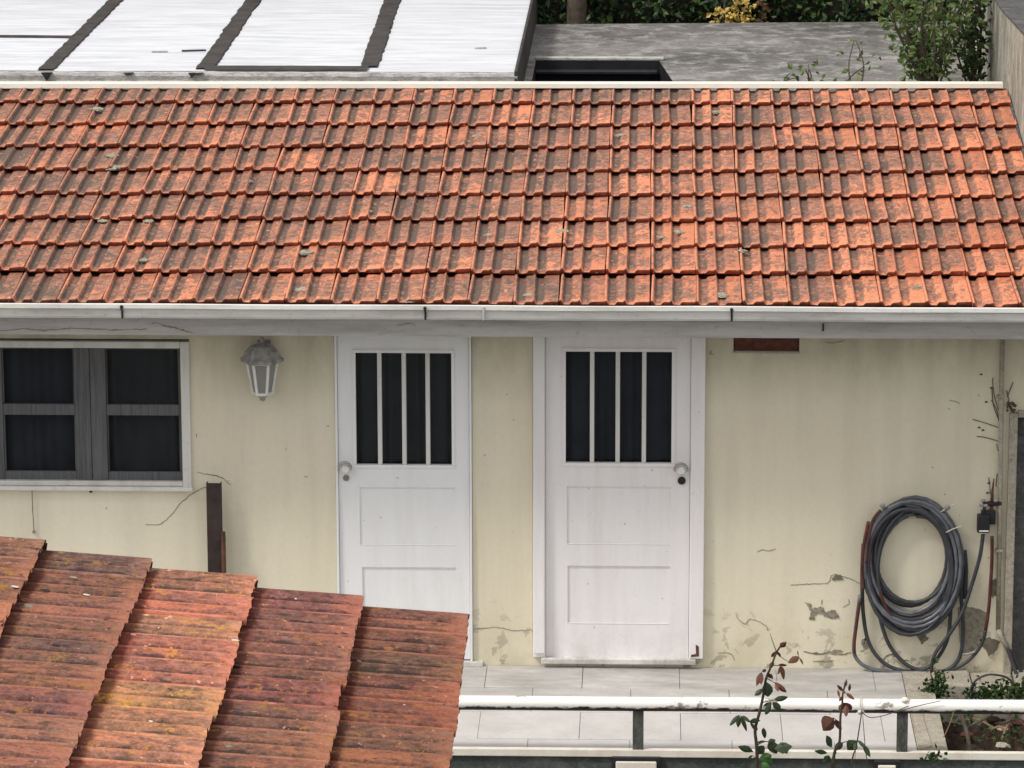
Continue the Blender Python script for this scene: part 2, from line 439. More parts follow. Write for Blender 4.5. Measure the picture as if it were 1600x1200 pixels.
# ------------------------------------------------------------------ planter bed at the right
pl = thing('planter', 'sunken soil bed with stained stone kerb at right end of terrace', 'planter', (1.7,-.8,-.34))
KX0, KX1 = 1.337, 1.487
bm = NB()
prism(bm, [Vector((1.337,-.02,-.33)), Vector((1.487,-.02,-.33)), Vector((1.487,EDGE_Y+.003,-.33)), Vector((1.337,EDGE_Y+.003,-.33))], Vector((0,0,.338)))
put('kerb', bm, 'kerb', pl, label='pale cream kerb slab left of the soil')
bm = NB(); prism(bm, [Vector((1.345,-.80,.009)), Vector((1.395,-.80,.009)), Vector((1.41,-1.36,.009)), Vector((1.345,-1.42,.009))], Vector((0,0,.006)))
put('mortar_patch', bm, 'kerb', pl)
xs = [1.49, 1.70, 1.93, 2.2, 2.6, 3.0]
for a, b in zip(xs[:-1], xs[1:]):
    bm = NB(); box(bm, a+.003, b-.003, -.30+rnd.uniform(-.02,.02), -.005, -.33, rnd.uniform(-.012,.012), .012)
    put('kerb_stone', bm, 'kerb', pl)
bm = NB(); bmesh.ops.create_grid(bm, x_segments=90, y_segments=70, size=.5)
for v in bm.verts:
    v.co = Vector((1.49 + (v.co.x+.5)*1.5, EDGE_Y + .004 + (v.co.y+.5)*1.17, 0))
    v.co.z = -.21 + .05*mnoise.noise(v.co*6) + .035*mnoise.noise(v.co*17) + .018*mnoise.noise(v.co*41)
soil = put('soil', bm, 'soil', pl, smooth=False, kind='stuff')
def twig(px, Yv, z0, r, m='bark', par=None, nm='twig'):
    bm = NB(); tube(bm, smooth_path([onY(x, y, Yv) + Vector((0, rnd.uniform(-.02,.02), z0)) for x, y in px], 4), r, 5)
    return put(nm, bm, m, par)
for i in range(14):
    x = rnd.uniform(1.52, 2.15); y = rnd.uniform(-1.4, -.4); a = rnd.uniform(0, 6.28); L = rnd.uniform(.08, .3)
    bm = NB(); p = [Vector((x + L*t*math.cos(a)+rnd.uniform(-.01,.01), y + L*t*math.sin(a), -.16 + .03*math.sin(3*t)+rnd.uniform(0,.02))) for t in (0,.3,.6,1)]
    tube(bm, smooth_path(p, 3), rnd.uniform(.003,.008), 5); put('twig', bm, rnd.choice(['bark','leaf_dry','bark']), pl)
for i in range(26):
    bm = NB(); p = Vector((rnd.uniform(1.5,2.15), rnd.uniform(-1.42,-.35), -.165)); s = rnd.uniform(.01,.032)
    bmesh.ops.create_icosphere(bm, subdivisions=2, radius=s)
    for v in bm.verts: v.co = p + Vector((v.co.x*1.3, v.co.y, v.co.z*.6))*(1+.5*mnoise.noise(v.co*40+p*9))
    put('clod', bm, rnd.choice(['soil','brick','kerb','soil']), pl)

# ================================================================== THE HOUSE
HX0, HX1 = -4.8, 2.9
house = thing('house', 'low cream rendered outbuilding with orange clay tile roof and two white doors', 'house', (-.9, 1.6, 0))
# openings (x0,x1,z0,z1)
def W(x, y): p = onY(x, y, 0); return p.x, p.z
wx1 = W(297,600)[0]; wz0 = W(150,764)[1]; wz1 = 1.806
win = (-3.72, wx1, wz0, wz1)
dl = (W(524,700)[0], W(738,700)[0], .0, 1.90)
dr = (W(832,700)[0], W(1101,700)[0], .057, 1.90)
vent = (W(1146,540)[0], W(1249,540)[0], W(1200,549)[1], W(1200,528)[1]+.01)
ddoor = (W(1585,800)[0], 2.62, W(1590,1062)[1]+.02, W(1590,651)[1])
holes = [win, dl, dr, vent, ddoor]
def wall_sheet(x0, x1, z0, z1, holes, y, t):
    bm = NB(); xs = sorted({x0, x1, *[h[0] for h in holes], *[h[1] for h in holes]}); zs = sorted({z0, z1, *[h[2] for h in holes], *[h[3] for h in holes]})
    xs = [x for x in xs if x0 <= x <= x1]; zs = [z for z in zs if z0 <= z <= z1]
    V = {}
    def v(i, j, k):
        if (i,j,k) not in V: V[i,j,k] = bm.verts.new((xs[i], y + (t if k else 0), zs[j]))
        return V[i,j,k]
    def solid(i, j):
        if i < 0 or j < 0 or i >= len(xs)-1 or j >= len(zs)-1: return False
        cx, cz = (xs[i]+xs[i+1])/2, (zs[j]+zs[j+1])/2
        return not any(h[0] < cx < h[1] and h[2] < cz < h[3] for h in holes)
    for i in range(len(xs)-1):
        for j in range(len(zs)-1):
            if not solid(i,j): continue
            bm.faces.new((v(i,j,0), v(i+1,j,0), v(i+1,j+1,0), v(i,j+1,0)))
            bm.faces.new((v(i,j,1), v(i,j+1,1), v(i+1,j+1,1), v(i+1,j,1)))
            if not solid(i-1,j): bm.faces.new((v(i,j,0), v(i,j+1,0), v(i,j+1,1), v(i,j,1)))
            if not solid(i+1,j): bm.faces.new((v(i+1,j,0), v(i+1,j,1), v(i+1,j+1,1), v(i+1,j+1,0)))
            if not solid(i,j-1): bm.faces.new((v(i,j,0), v(i,j,1), v(i+1,j,1), v(i+1,j,0)))
            if not solid(i,j+1): bm.faces.new((v(i,j+1,0), v(i+1,j+1,0), v(i+1,j+1,1), v(i,j+1,1)))
    return bm
bm = wall_sheet(HX0, HX1, -1.3, 2.0, holes, 0.0, .20)
front = put('wall', bm, 'wall', house, label='cream front wall with peeling damp patches near the floor')
bm = NB(); box(bm, HX0, HX0+.2, .202, 3.18, -1.3, 2.0); box(bm, HX1-.2, HX1, .202, 3.18, -1.3, 2.0); box(bm, HX0, HX1, 3.182, 3.30, -1.3, 2.55)
put('wall', bm, 'wall', house, label='rear and end walls')
bm = NB(); box(bm, HX0+.2, HX1-.2, .202, 3.18, -.05, 0.0)
put('inside_floor', bm, 'dark', house)

# eave slab + gable infill under the roof
AL = R(9.0); EY, EZ = -.48, 2.088
FY = -.42
fz0 = onY(800, 526.5, FY).z
bm = NB(); box(bm, HX0, HX1, FY, .30, fz0, fz0+.11, .004)
put('eave_slab', bm, 'fascia', house, label='grey concrete eave slab streaked with dirt')
# roof deck
def rp(x, L, n=0.0):     # a point on the roof plane: L metres up the slope from the eave, n above it
    return Vector((x, EY + L*math.cos(AL) - n*math.sin(AL), EZ + L*math.sin(AL) + n*math.cos(AL)))
RX0, RX1 = -.263-18*.237, -.263+10*.237
bm = NB(); prism(bm, [rp(RX0,.06,-.012), rp(RX1,.06,-.012), rp(RX1,3.70,-.012), rp(RX0,3.70,-.012)], Vector((0,0,-.035)))
roof = put('roof', bm, 'under', house, label='orange clay tile roof greyed with lichen')
# gable / support
bm = NB(); box(bm, HX0, RX1+.5, .302, 3.16, 2.002, 2.06)
put('ceiling', bm, 'dark', house)

# ---- interlocking tile: two channels, narrow and wide rib, raised lower lip
PROF = [(0,.024),(.045,.028),(.078,.008),(.105,.001),(.225,.0015),(.252,.013),(.285,.0195),(.40,.0205),(.45,.029),(.482,.008),(.51,.001),(.632,.0015),(.66,.013),(.695,.0195),(.86,.020),(.955,.021),(.985,.025)]
def pan_of(h): return max(0.0, min(1.0, (.0235-h)/.013))
def make_tile(TWd, LEN, seed, LIFT=.0275, HS=.95, EDGE=.3):
    r = random.Random(seed); bm = NB(); lay = bm.verts.layers.float.new('pan'); tip = bm.verts.layers.float.new('tip')
    vs = [(0,.92,.05), (.022,.97,.1), (.055,1,.45), (.095,1,1), (.24,1,1), (.352,1,1), (.386,1,1), (LEN,1,.9)]
    vs = [v for v in vs if v[0] <= LEN]
    rows = []; wob = [r.uniform(-.0012,.0012) for _ in PROF]
    for (vv, k, pk) in vs:
        row = []
        for j, (u, h) in enumerate(PROF):
            hh = h*k + (1-k)*.009
            z = LIFT*(1 - vv/.412) + hh*HS + wob[j]
            a = bm.verts.new((u*TWd + r.uniform(-.0008,.0008), vv + (r.uniform(-.004,.004) if vv == 0 else 0) , z))
            a[tip] = EDGE if vv > .38 and LEN > .4 else 0.0  # paints the shade below the next course onto the tile top
            a[lay] = max(pan_of(h)*pk, .35*pk if h < .024 else 0); row.append(a)
        rows.append(row)
    for i in range(len(rows)-1):
        for j in range(len(PROF)-1):
            bm.faces.new((rows[i][j], rows[i][j+1], rows[i+1][j+1], rows[i+1][j]))
    low = []; lowb = []
    for j, (u, h) in enumerate(PROF):
        c = rows[0][j].co
        a = bm.verts.new((c.x, c.y+.002, LIFT-.005)); a[lay] = .55; low.append(a)
        b = bm.verts.new((c.x, c.y+.11, a.co.z - .009)); b[lay] = .9; lowb.append(b)
    top = []
    for j in range(len(PROF)):      # own ring for the lower end face, its shade painted dark
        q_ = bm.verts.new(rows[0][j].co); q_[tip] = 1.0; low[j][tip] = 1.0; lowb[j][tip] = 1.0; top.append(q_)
    for j in range(len(PROF)-1):
        bm.faces.new((low[j], low[j+1], top[j+1], top[j]))
        bm.faces.new((lowb[j], lowb[j+1], low[j+1], low[j]))
    for side in (0, -1):
        s = [rows[i][side] for i in range(len(rows))]
        d = [bm.verts.new(v.co + Vector((0, 0, -.024))) for v in s]
        for q in d: q[lay] = .5
        for i in range(len(s)-1):
            bm.faces.new((s[i], s[i+1], d[i+1], d[i]) if side == 0 else (s[i+1], s[i], d[i], d[i+1]))
    me = bpy.data.meshes.new('roof_tile')
    for f in bm.faces: f.smooth = True
    for e in bm.edges:
        if len(e.link_faces) == 2 and e.calc_face_angle() > R(33): e.smooth = False
    bm.to_mesh(me); bm.free(); return me
def tiles(parent, org, U, V, N, cols, rowL, mat, TWd, protos, colfun=None, LEN=.47):
    for m_ in protos:
        if not m_.materials: m_.materials.append(MT[mat])
    for r, L in enumerate(rowL):
        for c in cols:
            me = rnd.choice(protos); o = bpy.data.objects.new('roof_tile', me); C.objects.link(o)
            p = org + U*(c*TWd + rnd.uniform(-.002,.002)) + V*(L + rnd.uniform(-.008,.008)) + N*rnd.uniform(-.001,.005)
            B = Matrix((U, V, N)).transposed().to_4x4()
            B = Matrix.Translation(p) @ B @ Matrix.Rotation(R(rnd.uniform(-.9,.9)), 4, 'Z') @ Matrix.Rotation(R(rnd.uniform(-.8,.8)), 4, 'Y')
            o.matrix_world = B; o.parent = parent
            if parent.parent is not None and parent.parent.type == 'EMPTY': pass
            if colfun: o.color = colfun(r, c)
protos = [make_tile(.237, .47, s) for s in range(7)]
U = Vector((1,0,0)); V = Vector((0, math.cos(AL), math.sin(AL))); N = Vector((0, -math.sin(AL), math.cos(AL)))
rowL = [-.028] + [.436 + .4115*i for i in range(8)]
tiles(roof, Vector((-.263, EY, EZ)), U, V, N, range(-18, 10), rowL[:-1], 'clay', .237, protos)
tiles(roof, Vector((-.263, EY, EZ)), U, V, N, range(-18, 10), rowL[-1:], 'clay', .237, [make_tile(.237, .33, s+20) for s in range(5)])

# lichen clumps and broken bits lying on the tiles
for (x, y, s) in [(152,170,11),(176,243,10),(172,261,18),(187,261,9),(745,212,8),(970,211,9),(650,256,8),(388,283,8),(470,452,11),(478,394,12),(828,461,10),(1125,461,12),(1061,362,9),(1075,322,10),(878,361,10),(765,367,8),(1436,449,9),(1160,392,8),(1120,175,9),(1350,160,8),(575,330,8),(640,470,9),(1556,212,7),(160,345,9),(232,345,9),(1033,370,7),(225,406,8)]:
    nrm = N; d = nrm.dot(Vector((0,EY,EZ)) + N*.036)
    p = cut(x, y, nrm, d); bm = NB(); s = s/295*.8
    bmesh.ops.create_icosphere(bm, subdivisions=3, radius=1)
    for v in bm.verts:
        k = 1+1.1*mnoise.noise(v.co*2.6+p*5); v.co = p + U*v.co.x*s*k + V*v.co.y*s*.9*k + N*v.co.z*.004
    put('lichen_clump', bm, 'moss', roof, label=None)

# ridge flashing
bm = NB()
a0 = onY(-60,138.5,3.06); a1 = onY(1567,137.6,3.06); b0 = onY(-60,127.6,3.13); b1 = onY(1567,127.3,3.13); lo0, lo1 = a0.copy(), a1.copy(); lo0.x -= .6
a0.z = b0.z-.004; a1.z = b1.z-.004
a0.x -= .6; b0.x -= .6; b1.x = a1.x
vs = [bm.verts.new(p) for p in (lo0, lo1, a1+Vector((0,.002,0)), a0+Vector((0,.002,0)), b0, b1)]
bm.faces.new((vs[0],vs[1],vs[2],vs[3])); bm.faces.new((vs[3],vs[2],vs[5],vs[4]))
e0, e1 = bm.verts.new(b0+Vector((0,0,-.03))), bm.verts.new(b1+Vector((0,0,-.03)))
bm.faces.new((vs[4],vs[5],e1,e0)); bm.faces.new((vs[0],e0,e1,vs[1])); bm.faces.new((vs[1],e1,vs[5],vs[2])); bm.faces.new((vs[0],vs[3],vs[4],e0))
put('ridge_flashing', bm, 'flash', house, label='white painted strip along the top of the tiles')

# gutter: folded white profile with rolled lip, brackets
GYf = -.585
g_top = onY(800, 477, GYf).z; g_lip = onY(800, 485.5, GYf).z; g_bot = onY(800, 500, GYf+.02).z
prof = [(GYf, g_top), (GYf-.008, g_top-.004), (GYf-.010, g_lip+.004), (GYf-.004, g_lip), (GYf+.006, g_lip-.004), (GYf+.010, g_bot+.012), (GYf+.018, g_bot), (-.425, g_bot-.004+.0), (-.425, g_top-.035), (-.431, g_top-.035), (-.431, g_bot+.004), (GYf+.024, g_bot+.008), (GYf+.016, g_lip), (GYf+.006, g_top-.004)]
bm = NB(); nx = 40; rings = []
for i in range(nx+1):
    x = HX0 + (HX1-HX0)*i/nx; s = .003*mnoise.noise(Vector((x*1.3,0,0)))
    rings.append([bm.verts.new((x, a, b+s)) for a, b in prof])
for i in range(nx):
    for k in range(len(prof)): bm.faces.new((rings[i][k], rings[i+1][k], rings[i+1][(k+1) % len(prof)], rings[i][(k+1) % len(prof)]))
gut = put('gutter', bm, 'white', house, label='white painted metal eave gutter')
bm = NB(); box(bm, HX0+.01, HX1-.01, GYf+.022, -.433, g_bot+.01, g_top-.036); put('gutter_dark_fill', bm, 'soil', gut)  # dark fill added to stand for the shade inside the gutter
for x, y in [(190,487),(664,490),(1143,492)]:
    p = onY(x, y, GYf-.012); bm = NB()
    box(bm, p.x-.006, p.x+.006, GYf-.018, GYf-.011, g_lip-.002, g_top-.012, .002)
    box(bm, p.x-.004, p.x+.007, GYf+.000, GYf+.005, g_bot+.002, g_lip-.006, .001)
    bmesh.ops.create_icosphere(bm, subdivisions=2, radius=.009, matrix=Matrix.Translation((p.x, GYf-.014, g_top-.014)))
    put('gutter_bracket', bm, 'black', gut)
p = onY(757, 490, GYf); bm = NB(); box(bm, p.x-.011, p.x+.001, GYf-.014, GYf+.003, g_bot+.004, g_top-.006, .001)
put('gutter_joint', bm, 'fascia', gut)
p = onY(1286, 511, FY); bm = NB(); box(bm, p.x-.004, p.x+.004, FY-.012, FY-.001, p.z-.02, p.z+.02, .001); put('nail_plate', bm, 'black', house)

# ------------------------------------------------------------------ window
wd = NB()
x0, x1, z0, z1 = win
def pxz(x, y): return W(x, y)
fo = -.018
jx = W(284,650)[0]; sz = W(150,751)[1]; tz = W(150,543)[1]
box(wd, jx, x1, fo, .06, z0, z1-.012, .004)
box(wd, x0, jx-.001, fo+.002, .06, tz, z1-.012, .004)
box(wd, x0, x1+.006, fo-.02, .06, z0-.002, z0+.020, .004); box(wd, x0, jx-.001, fo+.004, .06, z0+.022, sz, .003)
window = put('window', wd, 'trim', house, label='casement window with chipped white outer frame')
sw = NB(); sy0, sy1 = .012, .05
gx = [ -3.70, W(4,650)[0], W(117,650)[0], W(166,650)[0], W(281,650)[0], jx ]
zt = tz; zm1 = W(150,633)[1]; zm0 = W(150,650)[1]; zb = W(150,738)[1]
box(sw, gx[0], gx[1], sy0, sy1, sz+.001, tz-.001, .003)
box(sw, gx[2], (gx[2]+gx[3])/2-.001, sy0, sy1, sz+.001, tz-.001, .003)
box(sw, (gx[2]+gx[3])/2+.001, gx[3], sy0-.003, sy1, sz+.001, tz-.001, .003)
box(sw, gx[4], gx[5]-.001, sy0, sy1, sz+.001, tz-.001, .003)
for a, b in ((gx[1], gx[2]), (gx[3], gx[4])):
    box(sw, a+.0006, b-.0006, sy0+.003, sy1-.002, zm0, zm1, .003)
    box(sw, a+.0006, b-.0006, sy0+.004, sy1-.002, sz+.001, zb, .003)
    box(sw, a+.0006, b-.0006, sy0+.003, sy1-.002, zt-.012, zt-.001, .002)
    for c, d in ((zb, zm0), (zm1, zt-.012)):    # glazing beads
        box(sw, a+.001, a+.008, sy0+.012, sy1-.01, c+.001, d-.001, .002); box(sw, b-.008, b-.001, sy0+.012, sy1-.01, c+.001, d-.001, .002)
put('sash', sw, 'sashwood', window, label='weathered grey wooden sashes')
for a, b in ((gx[1], gx[2]), (gx[3], gx[4])):
    for c, d in ((zb, zm0), (zm1, zt-.012)):
        g = NB(); box(g, a+.001, b-.001, .032, .036, c+.001, d-.001); put('pane', g, 'glass', window)
def curtain(x0, x1, z0, z1, y, par, f=9, A=.018):
    bm = NB(); n = 90; rows = []
    for j in range(2):
        rows.append([bm.verts.new((x0+(x1-x0)*i/n, y + A*math.sin(f*(x0+(x1-x0)*i/n)*6.28 + 1.3*math.sin(i*.21)), (z0, z1)[j])) for i in range(n+1)])
    for i in range(n): bm.faces.new((rows[0][i], rows[0][i+1], rows[1][i+1], rows[1][i]))
    return put('curtain', bm, 'curtain', par, smooth=True)
curtain(-3.7, jx-.01, sz, tz, .10, window, 7)
bm = NB(); box(bm, -4.2, wx1+.3, .215, .225, .6, 1.98); put('dark_backing', bm, 'dark', window, label='dark sheet standing for the unlit room behind the panes')  # dark sheet added to paint the unlit interior

# ------------------------------------------------------------------ doors
def door(op, cas, leaf, glass, mull, panels, trimw, mat, label, handle, thr):
    """all boxes in wall metres, y towards the viewer is negative"""
    c = NB()
    box(c, op[0]+.002, leaf[0]-.002, -.022, .07, cas[2], 1.895, .004)
    box(c, leaf[1]+.002, op[1]-.002, -.022, .07, cas[3], 1.895, .004)
    d = put('door', c, mat, house, label=label)
    lf = NB(); ly0, ly1 = -.004, .036; gx0, gx1, gz0, gz1 = glass; tw = trimw
    X0, X1, Z0 = leaf[0], leaf[1], leaf[2]; Z1 = 1.89
    a0, a1 = panels[0][0], panels[0][1]; g0, g1 = gx0-tw, gx1+tw
    m0, m1 = min(a0, g0), max(a1, g1)
    box(lf, X0, m0, ly0, ly1, Z0, Z1); box(lf, m1, X1, ly0, ly1, Z0, Z1)
    box(lf, m0, m1, ly0, ly1, gz1+tw, Z1)
    zc = gz0-tw
    for (p0, p1, q0, q1) in panels:
        box(lf, m0, m1, ly0, ly1, q1, zc)
        if p0-m0 > .001: box(lf, m0, p0, ly0, ly1, q0, q1)
        if m1-p1 > .001: box(lf, p1, m1, ly0, ly1, q0, q1)
        box(lf, p0, p1, ly0+.009, ly1, q0, q1)                      # recessed field
        zc = q0
    box(lf, m0, m1, ly0, ly1, Z0, zc)
    if g0-m0 > .001: box(lf, m0, g0, ly0, ly1, gz0-tw, gz1+tw)
    if m1-g1 > .001: box(lf, g1, m1, ly0, ly1, gz0-tw, gz1+tw)
    bmesh.ops.remove_doubles(lf, verts=lf.verts, dist=.0001)
    put('leaf', lf, mat, d)
    for (p0, p1, q0, q1) in panels:      # beads round each panel field
        e = .007
        bd = NB(); box(bd, p0+.0006, p1-.0006, ly0-.0015, ly0+.006, q0+.0006, q0+e, .0015); put('panel_bead', bd, mat, d)
        bd = NB(); box(bd, p0+.0006, p1-.0006, ly0+.0035, ly0+.0085, q1-e, q1-.0006, .0015); put('panel_bead', bd, mat, d)
    t = NB()
    box(t, gx0-tw, gx1+tw, ly0-.008, ly1-.004, gz0-tw, gz0, .002); box(t, gx0-tw, gx1+tw, ly0-.008, ly1-.004, gz1, gz1+tw, .002)
    box(t, gx0-tw, gx0, ly0-.0075, ly1-.004, gz0+.0005, gz1-.0005, .002); box(t, gx1, gx1+tw, ly0-.0075, ly1-.004, gz0+.0005, gz1-.0005, .002)
    put('glazing_frame', t, mat, d)
    for x in mull:
        b = NB(); w_ = .0115; box(b, x-w_, x+w_, ly0-.004, ly1-.012, gz0+.0006, gz1-.0006, .003); put('glazing_bar', b, 'trim', d)
    edges = [gx0] + [k for x in mull for k in (x-.014, x+.014)] + [gx1]
    for k in range(0, len(edges), 2):
        g = NB(); box(g, edges[k], edges[k+1], ly0+.020, ly0+.024, gz0, gz1); put('pane', g, 'glass', d)
    bm = NB(); box(bm, gx0-.05, gx1+.05, .212, .222, gz0-.1, 1.88); put('dark_backing', bm, 'dark', d, label='dark sheet standing for the unlit room behind the panes')
    curtain(gx0+.001, gx1-.001, gz0+.001, gz1-.001, .062, d, 8, .010)  # curtain added to lighten the door panes in place of reflections
    tb = NB(); box(tb, *thr, .004); put('threshold', tb, 'trim', d)
    return d
L = lambda x, y=700: W(x, y)[0]
ZZ = lambda y, x=800: W(x, y)[1]
d1 = door(dl, (0,0,.03,.03), (L(529), L(733), .04), (L(557), L(706), ZZ(726,630), ZZ(551,630)), [L(594), L(632), L(669)],
          [(L(561), L(710), ZZ(852,630), ZZ(761,630)), (L(564), L(713), ZZ(975,630), ZZ(886,630))], .017, 'door_l',
          'white door left of the other, its foot hidden by the near roof', None, (L(527), W(755,1030)[0], -.03, .05, .004, .032))
d2 = door(dr, (0,0,.0585,.0585), (L(853), L(1078), .06), (L(884), L(1049), ZZ(723,960), ZZ(549,960)), [L(925), L(965), L(1006)],
          [(L(886), L(1048), ZZ(851,960), ZZ(760,960)), (L(887), L(1048), ZZ(975,960), ZZ(884,960))], .020, 'door',
          'white door with black lock and worn threshold, between the hose and the other door', None, (W(846,1020)[0], W(1087,1025)[0], -.05, .05, .030, .060))
# casing strip of the right door standing proud on its left side
bm = NB(); box(bm, L(834), L(851), -.045, -.0225, ZZ(1017), 1.895, .003); put('casing', bm, 'door', d2)
bm = NB(); box(bm, L(1080), L(1101), -.042, -.0225, ZZ(1026,1090), 1.895, .003); put('casing', bm, 'door', d2)
bm = NB(); a = W(1088,1012); prism(bm, [Vector((a[0]-.004,-.0425,a[1]+.03)), Vector((a[0]+.012,-.0425,a[1]+.02)), Vector((a[0]+.014,-.0425,a[1]-.035)), Vector((a[0]-.03,-.0425,a[1]-.04)), Vector((a[0]-.028,-.0425,a[1]-.028)), Vector((a[0]-.002,-.0425,a[1]-.022))], Vector((0,-.002,0)))
put('bare_wood', bm, 'rust2', d2, label='brown patch where the paint has come off')
# handles: lever loop on a rose with keyhole plate
def handle(px, py, flip, par):
    x, z = W(px, py); bm = NB(); pts = []
    for k in range(17):
        a = R(-12 + 204*k/16); pts.append(Vector((x + .034*math.cos(a), -.045 - .006*math.sin(a), z - .008 + .036*math.sin(a))))
    tube(bm, pts, [.0045+.0035*math.sin(math.pi*k/16) for k in range(17)], 8)
    o = put('handle', bm, 'metal', par, smooth=True)
    bm = NB(); tube(bm, [(x,-.004,z-.012),(x,-.03,z-.012),(x,-.045,z-.012)], [.026,.024,.020], 18)
    put('knob', bm, 'metal', o, smooth=False) if False else put('rose', bm, 'lampwhite', par)
handle(540, 727, 1, d1); handle(1064, 729, -1, d2)
x, z = W(541,746); bm = NB(); tube(bm, [(x,-.005,z),(x,-.013,z)], .0165, 16); put('keyhole_plate', bm, 'metal', d1)
x, z = W(1065,750); bm = NB(); tube(bm, [(x,-.005,z),(x,-.016,z)], .021, 20); put('lock_cylinder', bm, 'black', d2)
x, z = W(1065,750); bm = NB(); tube(bm, [(x,-.004,z),(x,-.008,z)], .028, 20); put('lock_rose', bm, 'lampwhite', d2)

# vent: bare brick course showing under the eave
bm = NB()
for a, b in ((vent[0]+.002, vent[1]-.002),):
    box(bm, a, b, .012, .10, vent[2]+.002, vent[3]-.002, .004)
put('brick', bm, 'brick', house, label='bare brown brick showing in a slot under the eave')
bm = NB(); box(bm, vent[0]-.006, vent[1]+.004, -.007, -.0005, vent[2]-.010, vent[2]-.001, .002); put('vent_sill', bm, 'kerb', house)

# side opening at the far right with cream surround
bm = NB(); xa = W(1573,800)[0]; xb = W(1586,800)[0]
box(bm, xa, xb, -.03, -.001, -.03, ZZ(644,1590), .005); box(bm, xb+.001, 2.66, -.028, -.001, ddoor[3]+.001, ZZ(640,1590), .004)
sdoor = put('side_door', bm, 'kerb', house, label='grey panel in a cream surround cut off by the right frame edge')
bm = NB(); box(bm, ddoor[0]+.001, ddoor[1]-.001, .02, .06, ddoor[2], ddoor[3]-.001, .003); put('panel', bm, 'bwalltop', sdoor)

# downpipe in the corner, with elbow
pp = lambda x, y, Y=-.02: onY(x, y, Y)
bm = NB(); tube(bm, [pp(1566,532,-.03), pp(1563,760,-.03), pp(1559.5,985,-.03)], .0125, 10); tube(bm, [pp(1559.5,984,-.03), pp(1563,992,-.04), pp(1573,1012,-.06)], .0135, 10)
dp = put('downpipe', bm, 'kerb', house, smooth=True, label='cream painted pipe in the wall corner')
bm = NB(); tube(bm, smooth_path([pp(1573,1011,-.065), pp(1580,1030,-.075), pp(1590,1058,-.09), pp(1612,1100,-.12)]), .010, 8); tube(bm, smooth_path([pp(1577,1015,-.05), pp(1588,1036,-.05), pp(1604,1062,-.05)]), .008, 8)
put('lower_pipe', bm, 'hose2', dp, smooth=True)
for y in (620, 860):
    q = pp(1565-(y-532)*.012, y, -.03); bm = NB(); box(bm, q.x-.018, q.x+.018, -.048, -.002, q.z-.007, q.z+.007, .002); put('pipe_clip', bm, 'kerb', dp)

# cracks, flaked plaster and dead ivy roots on the wall: thin real flakes and grooves
def ribbon(pxs, w0, m, name, par, y=-.0025, sub=7, jit=.0028):
    w0 *= .62
    P = smooth_path([onY(a, b, y) for a, b in pxs], sub); bm = NB(); prev = None
    n = len(P)
    for i, p in enumerate(P):
        t = (P[min(i+1,n-1)]-P[max(i-1,0)]).normalized(); s = Vector((-t.z, 0, t.x))
        ww = w0*(.15 + 1.5*abs(mnoise.noise(p*45)))*(.3 + .7*math.sin(math.pi*min(max(i/(n-1),.06),.94))) + .0006
        q = p + Vector((rnd.uniform(-jit,jit),0,rnd.uniform(-jit,jit)))
        a = bm.verts.new(q + s*ww); b = bm.verts.new(q - s*ww)
        a2 = bm.verts.new(q + s*ww + Vector((0,.002,0))); b2 = bm.verts.new(q - s*ww + Vector((0,.002,0)))
        if prev: bm.faces.new((prev[0], a, b, prev[1])); bm.faces.new((prev[0], prev[2], a2, a)); bm.faces.new((prev[1], b, b2, prev[3]))
        prev = (a, b, a2, b2)
    return put(name, bm, m, par)
for pts_, w_ in (([(236,506),(246,505),(258,509),(272,512),(285,516),(300,520)],.010),([(0,517),(40,514),(70,516),(120,513),(180,516),(230,514)],.007),([(620,509),(640,505),(650,510)],.005)):
    ribbon(pts_, w_, 'crack', 'wall_crack', house, FY-.003)
cr = [
 ([(1150,958),(1153,966),(1164,975),(1172,968),(1185,971),(1196,978),(1200,985)], .004, 'crack'),
 ([(1236,914),(1260,913),(1293,911),(1297,902),(1305,897),(1314,901),(1330,905),(1343,912)], .006, 'crack'),
 ([(1184,862),(1193,859),(1200,861),(1212,858)], .004, 'crack'),
 ([(1284,937),(1284,946)], .004, 'crack'), ([(1318,948),(1326,944),(1326,936)], .004, 'crack'),
 ([(742,983),(775,980),(800,985),(832,984)], .0025, 'crack'),
 ([(1122,1020),(1140,1021),(1148,1031)], .003, 'crack'),
 ([(1255,1018),(1270,1021),(1290,1021),(1310,1016)], .012, 'crackdark'),
 ([(1310,1024),(1330,1020)], .012, 'crackdark'), ([(1270,1034),(1300,1033)], .008, 'crack'),
 ([(1380,1030),(1392,1022),(1405,1030),(1420,1032)], .012, 'crackdark'), ([(1345,1018),(1360,1010)], .006,'crack'),
 ([(308,738),(322,741),(340,744),(352,750),(361,759)], .004, 'crackdark'),
 ([(228,820),(250,819),(268,804),(284,785),(302,771),(322,760)], .003, 'crackdark'),
 ([(1290,535),(1302,536),(1320,532)], .002, 'crackdark'), ([(1484,626),(1492,627),(1500,631)], .0022, 'crackdark'),
 ([(1436,985),(1434,990),(1440,1000)], .012, 'crackdark'),
 ([(1112,548),(1110,552),(1115,554)], .002, 'crackdark'), ([(307,678),(307,684)], .003, 'crackdark'),
 ([(1395,950),(1391,956),(1400,975)], .006, 'crack'), ([(1545,745),(1548,775)], .006, 'crackdark'),
]
for pts, w0, m in cr: ribbon(pts, w0, m, 'wall_crack', house)
def flake(pxs, m='crack', y=-.003):
    bm = NB(); pts = []
    n = len(pxs)
    for i in range(n):
        a = onY(*pxs[i], y); b = onY(*pxs[(i+1) % n], y)
        for k in range(5):
            q = a.lerp(b, k/5); q += Vector((mnoise.noise(q*60), 0, mnoise.noise(q*60+Vector((9,9,9)))))*.012; q.y = y; pts.append(q)
    prism(bm, pts, Vector((0,.0025,0))); put('bare_plaster', bm, m, house)
